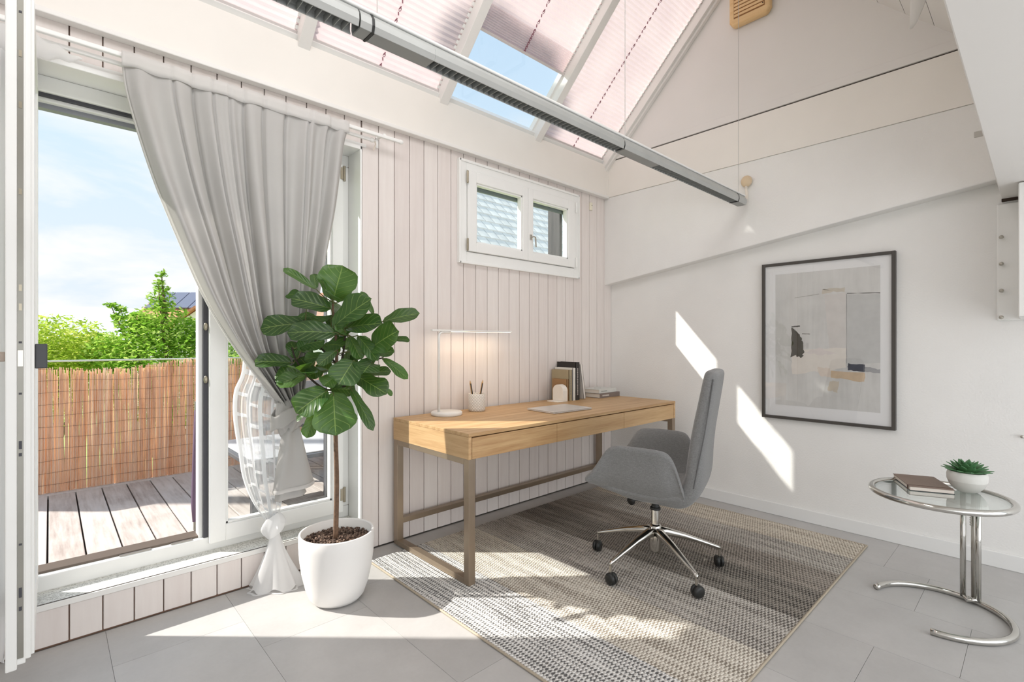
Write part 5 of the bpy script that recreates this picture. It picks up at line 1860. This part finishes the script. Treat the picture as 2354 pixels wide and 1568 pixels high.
for x in (-0.225, -1.645, -3.066):
    MB().tube([(x, 0, TZ + 0.04), (x, 0, RIDGE_Z - 0.055 - 2.0)], 0.0018, 6).build('suspension_wire', simple('wire_grey_%d' % int(-x * 10), srgb(196, 194, 190), 0.4), TL)
cb = thing('cable_outlet', 'beige cable box with looped cord on the wall beside the tube lamp', 'socket', (-0.1, -1.285, 2.43))
bx_ = simple('beige_plastic', srgb(222, 200, 168), 0.45)
MB().ball((-0.022, 0, 0), 0.026, 0.040, 0.042).build('box', bx_, cb, smooth=True)
MB().tube([(-0.025, 0.0, -0.035), (-0.026, 0.0, -0.06), (-0.028, -0.004, -0.09), (-0.034, -0.004, -0.125), (-0.05, 0.004, -0.148), (-0.068, 0.012, -0.152)], [0.009, 0.008, 0.010, 0.013, 0.013, 0.012], 10).build('cord', simple('white_cord', srgb(232, 224, 212), 0.5), cb, smooth=True)

# ================================================================== vent box on the gable
vb = thing('slatted_vent', 'beige slatted wooden vent box high on the gable wall', 'vent', (-0.1, -1.315, 3.585))
pine = wood_mat('pine_box', srgb(226, 186, 130), srgb(240, 208, 158), 1)
out_p = [(0.0, -0.145, 0.04), (0.0, -0.12, 0.0), (0.0, 0.12, 0.0), (0.0, 0.145, 0.04), (0.0, 0.145, 0.42), (0.0, -0.145, 0.42)]
MB().prism(out_p, (-0.055, 0, 0)).build('case', pine, vb, bevel=0.018, bseg=3)
MB().box(-0.057, -0.05, -0.108, 0.108, 0.055, 0.40).build('grille_recess', simple('grille_dark', srgb(150, 104, 62), 0.7), vb)
for k in range(13):
    z = 0.062 + k * 0.026
    MB().box(-0.062, -0.055, -0.105, 0.105, z, z + 0.018).build('slat', pine, vb, bevel=0.002)
MB().ball((-0.064, -0.098, 0.073), 0.004).build('screw', M['dark_gap'], vb)

# sensor on the planks
sn_ = thing('wall_sensor', 'small cream push button on the planks right of the window', 'sensor', (-0.316, 0, 2.465))
MB().box(-0.016, 0.016, -0.016, 0.0, -0.035, 0.035).build('plate', simple('cream_plastic', srgb(238, 232, 212), 0.4), sn_, bevel=0.004)
MB().ball((0.004, -0.017, 0.008), 0.004).build('button', simple('button_olive', srgb(150, 142, 110), 0.4), sn_)

# hanging white paper pendant near the gallery
pd = thing('paper_pendant', 'white pointed paper pendant hanging at the upper right', 'pendant', (-0.6, -2.36, 2.87))
rows = []
for j in range(14):
    v = j / 13
    z = 0.0 + 0.36 * v
    ya = 0.062 - 0.006 * v
    yb = 0.062 - (0.012 + 0.17 * v ** 0.55 * (0.4 + 0.6 * v))
    rows.append([(-0.03 * math.sin(PI * i / 10) * v, ya + (yb - ya) * i / 10, z) for i in range(11)])
MB().grid(rows).build('shade', cloth('paper_white', srgb(244, 243, 240), 0.3), pd, smooth=True, solid=0.003)
MB().tube([(0, 0.0, 0.34), (0, 0.0, 0.52)], 0.002, 6).build('cord', M['frame'], pd)

# peg board and hanging cabinet by the gallery
pb_ = thing('peg_board', 'narrow white board with four round pegs on the right wall', 'coat rack', (0, -2.64, 1.37))
MB().box(-0.014, 0.0, -0.09, 0.048, 0.0, 0.645).build('board', M['frame'], pb_, bevel=0.008, bseg=3)
for k in range(4):
    pg = MB().tube([(-0.014, 0.028, 0.017 + k * 0.147), (-0.034, 0.028, 0.017 + k * 0.147)], 0.005, 10)
    pg.ball((-0.036, 0.028, 0.017 + k * 0.147), 0.0105, seg=12, rings=7)
    pg.build('peg', simple('peg_metal_%d' % k, srgb(190, 186, 176), 0.35, 0.5), pb_, smooth=True)
hc = thing('wall_cabinet', 'white hanging cabinet cut by the right edge of the picture', 'cabinet', (0, -2.96, 1.375))
MB().box(-0.36, -0.002, -0.28, 0.275, 0.0, 0.66).build('body', M['frame'], hc, bevel=0.003)
MB().box(-0.38, -0.361, -0.278, 0.273, 0.002, 0.658).build('door', M['frame'], hc, bevel=0.003)
kb = thing('coat_hook', 'tiny grey hook on the plaster wall at the right edge', 'hook', (0, -2.692, 0.74))
MB().tube([(0, 0, 0), (-0.018, 0, 0)], 0.005, 10).ball((-0.02, 0, 0), 0.009).build('hook_head', M['steel'], kb, smooth=True)
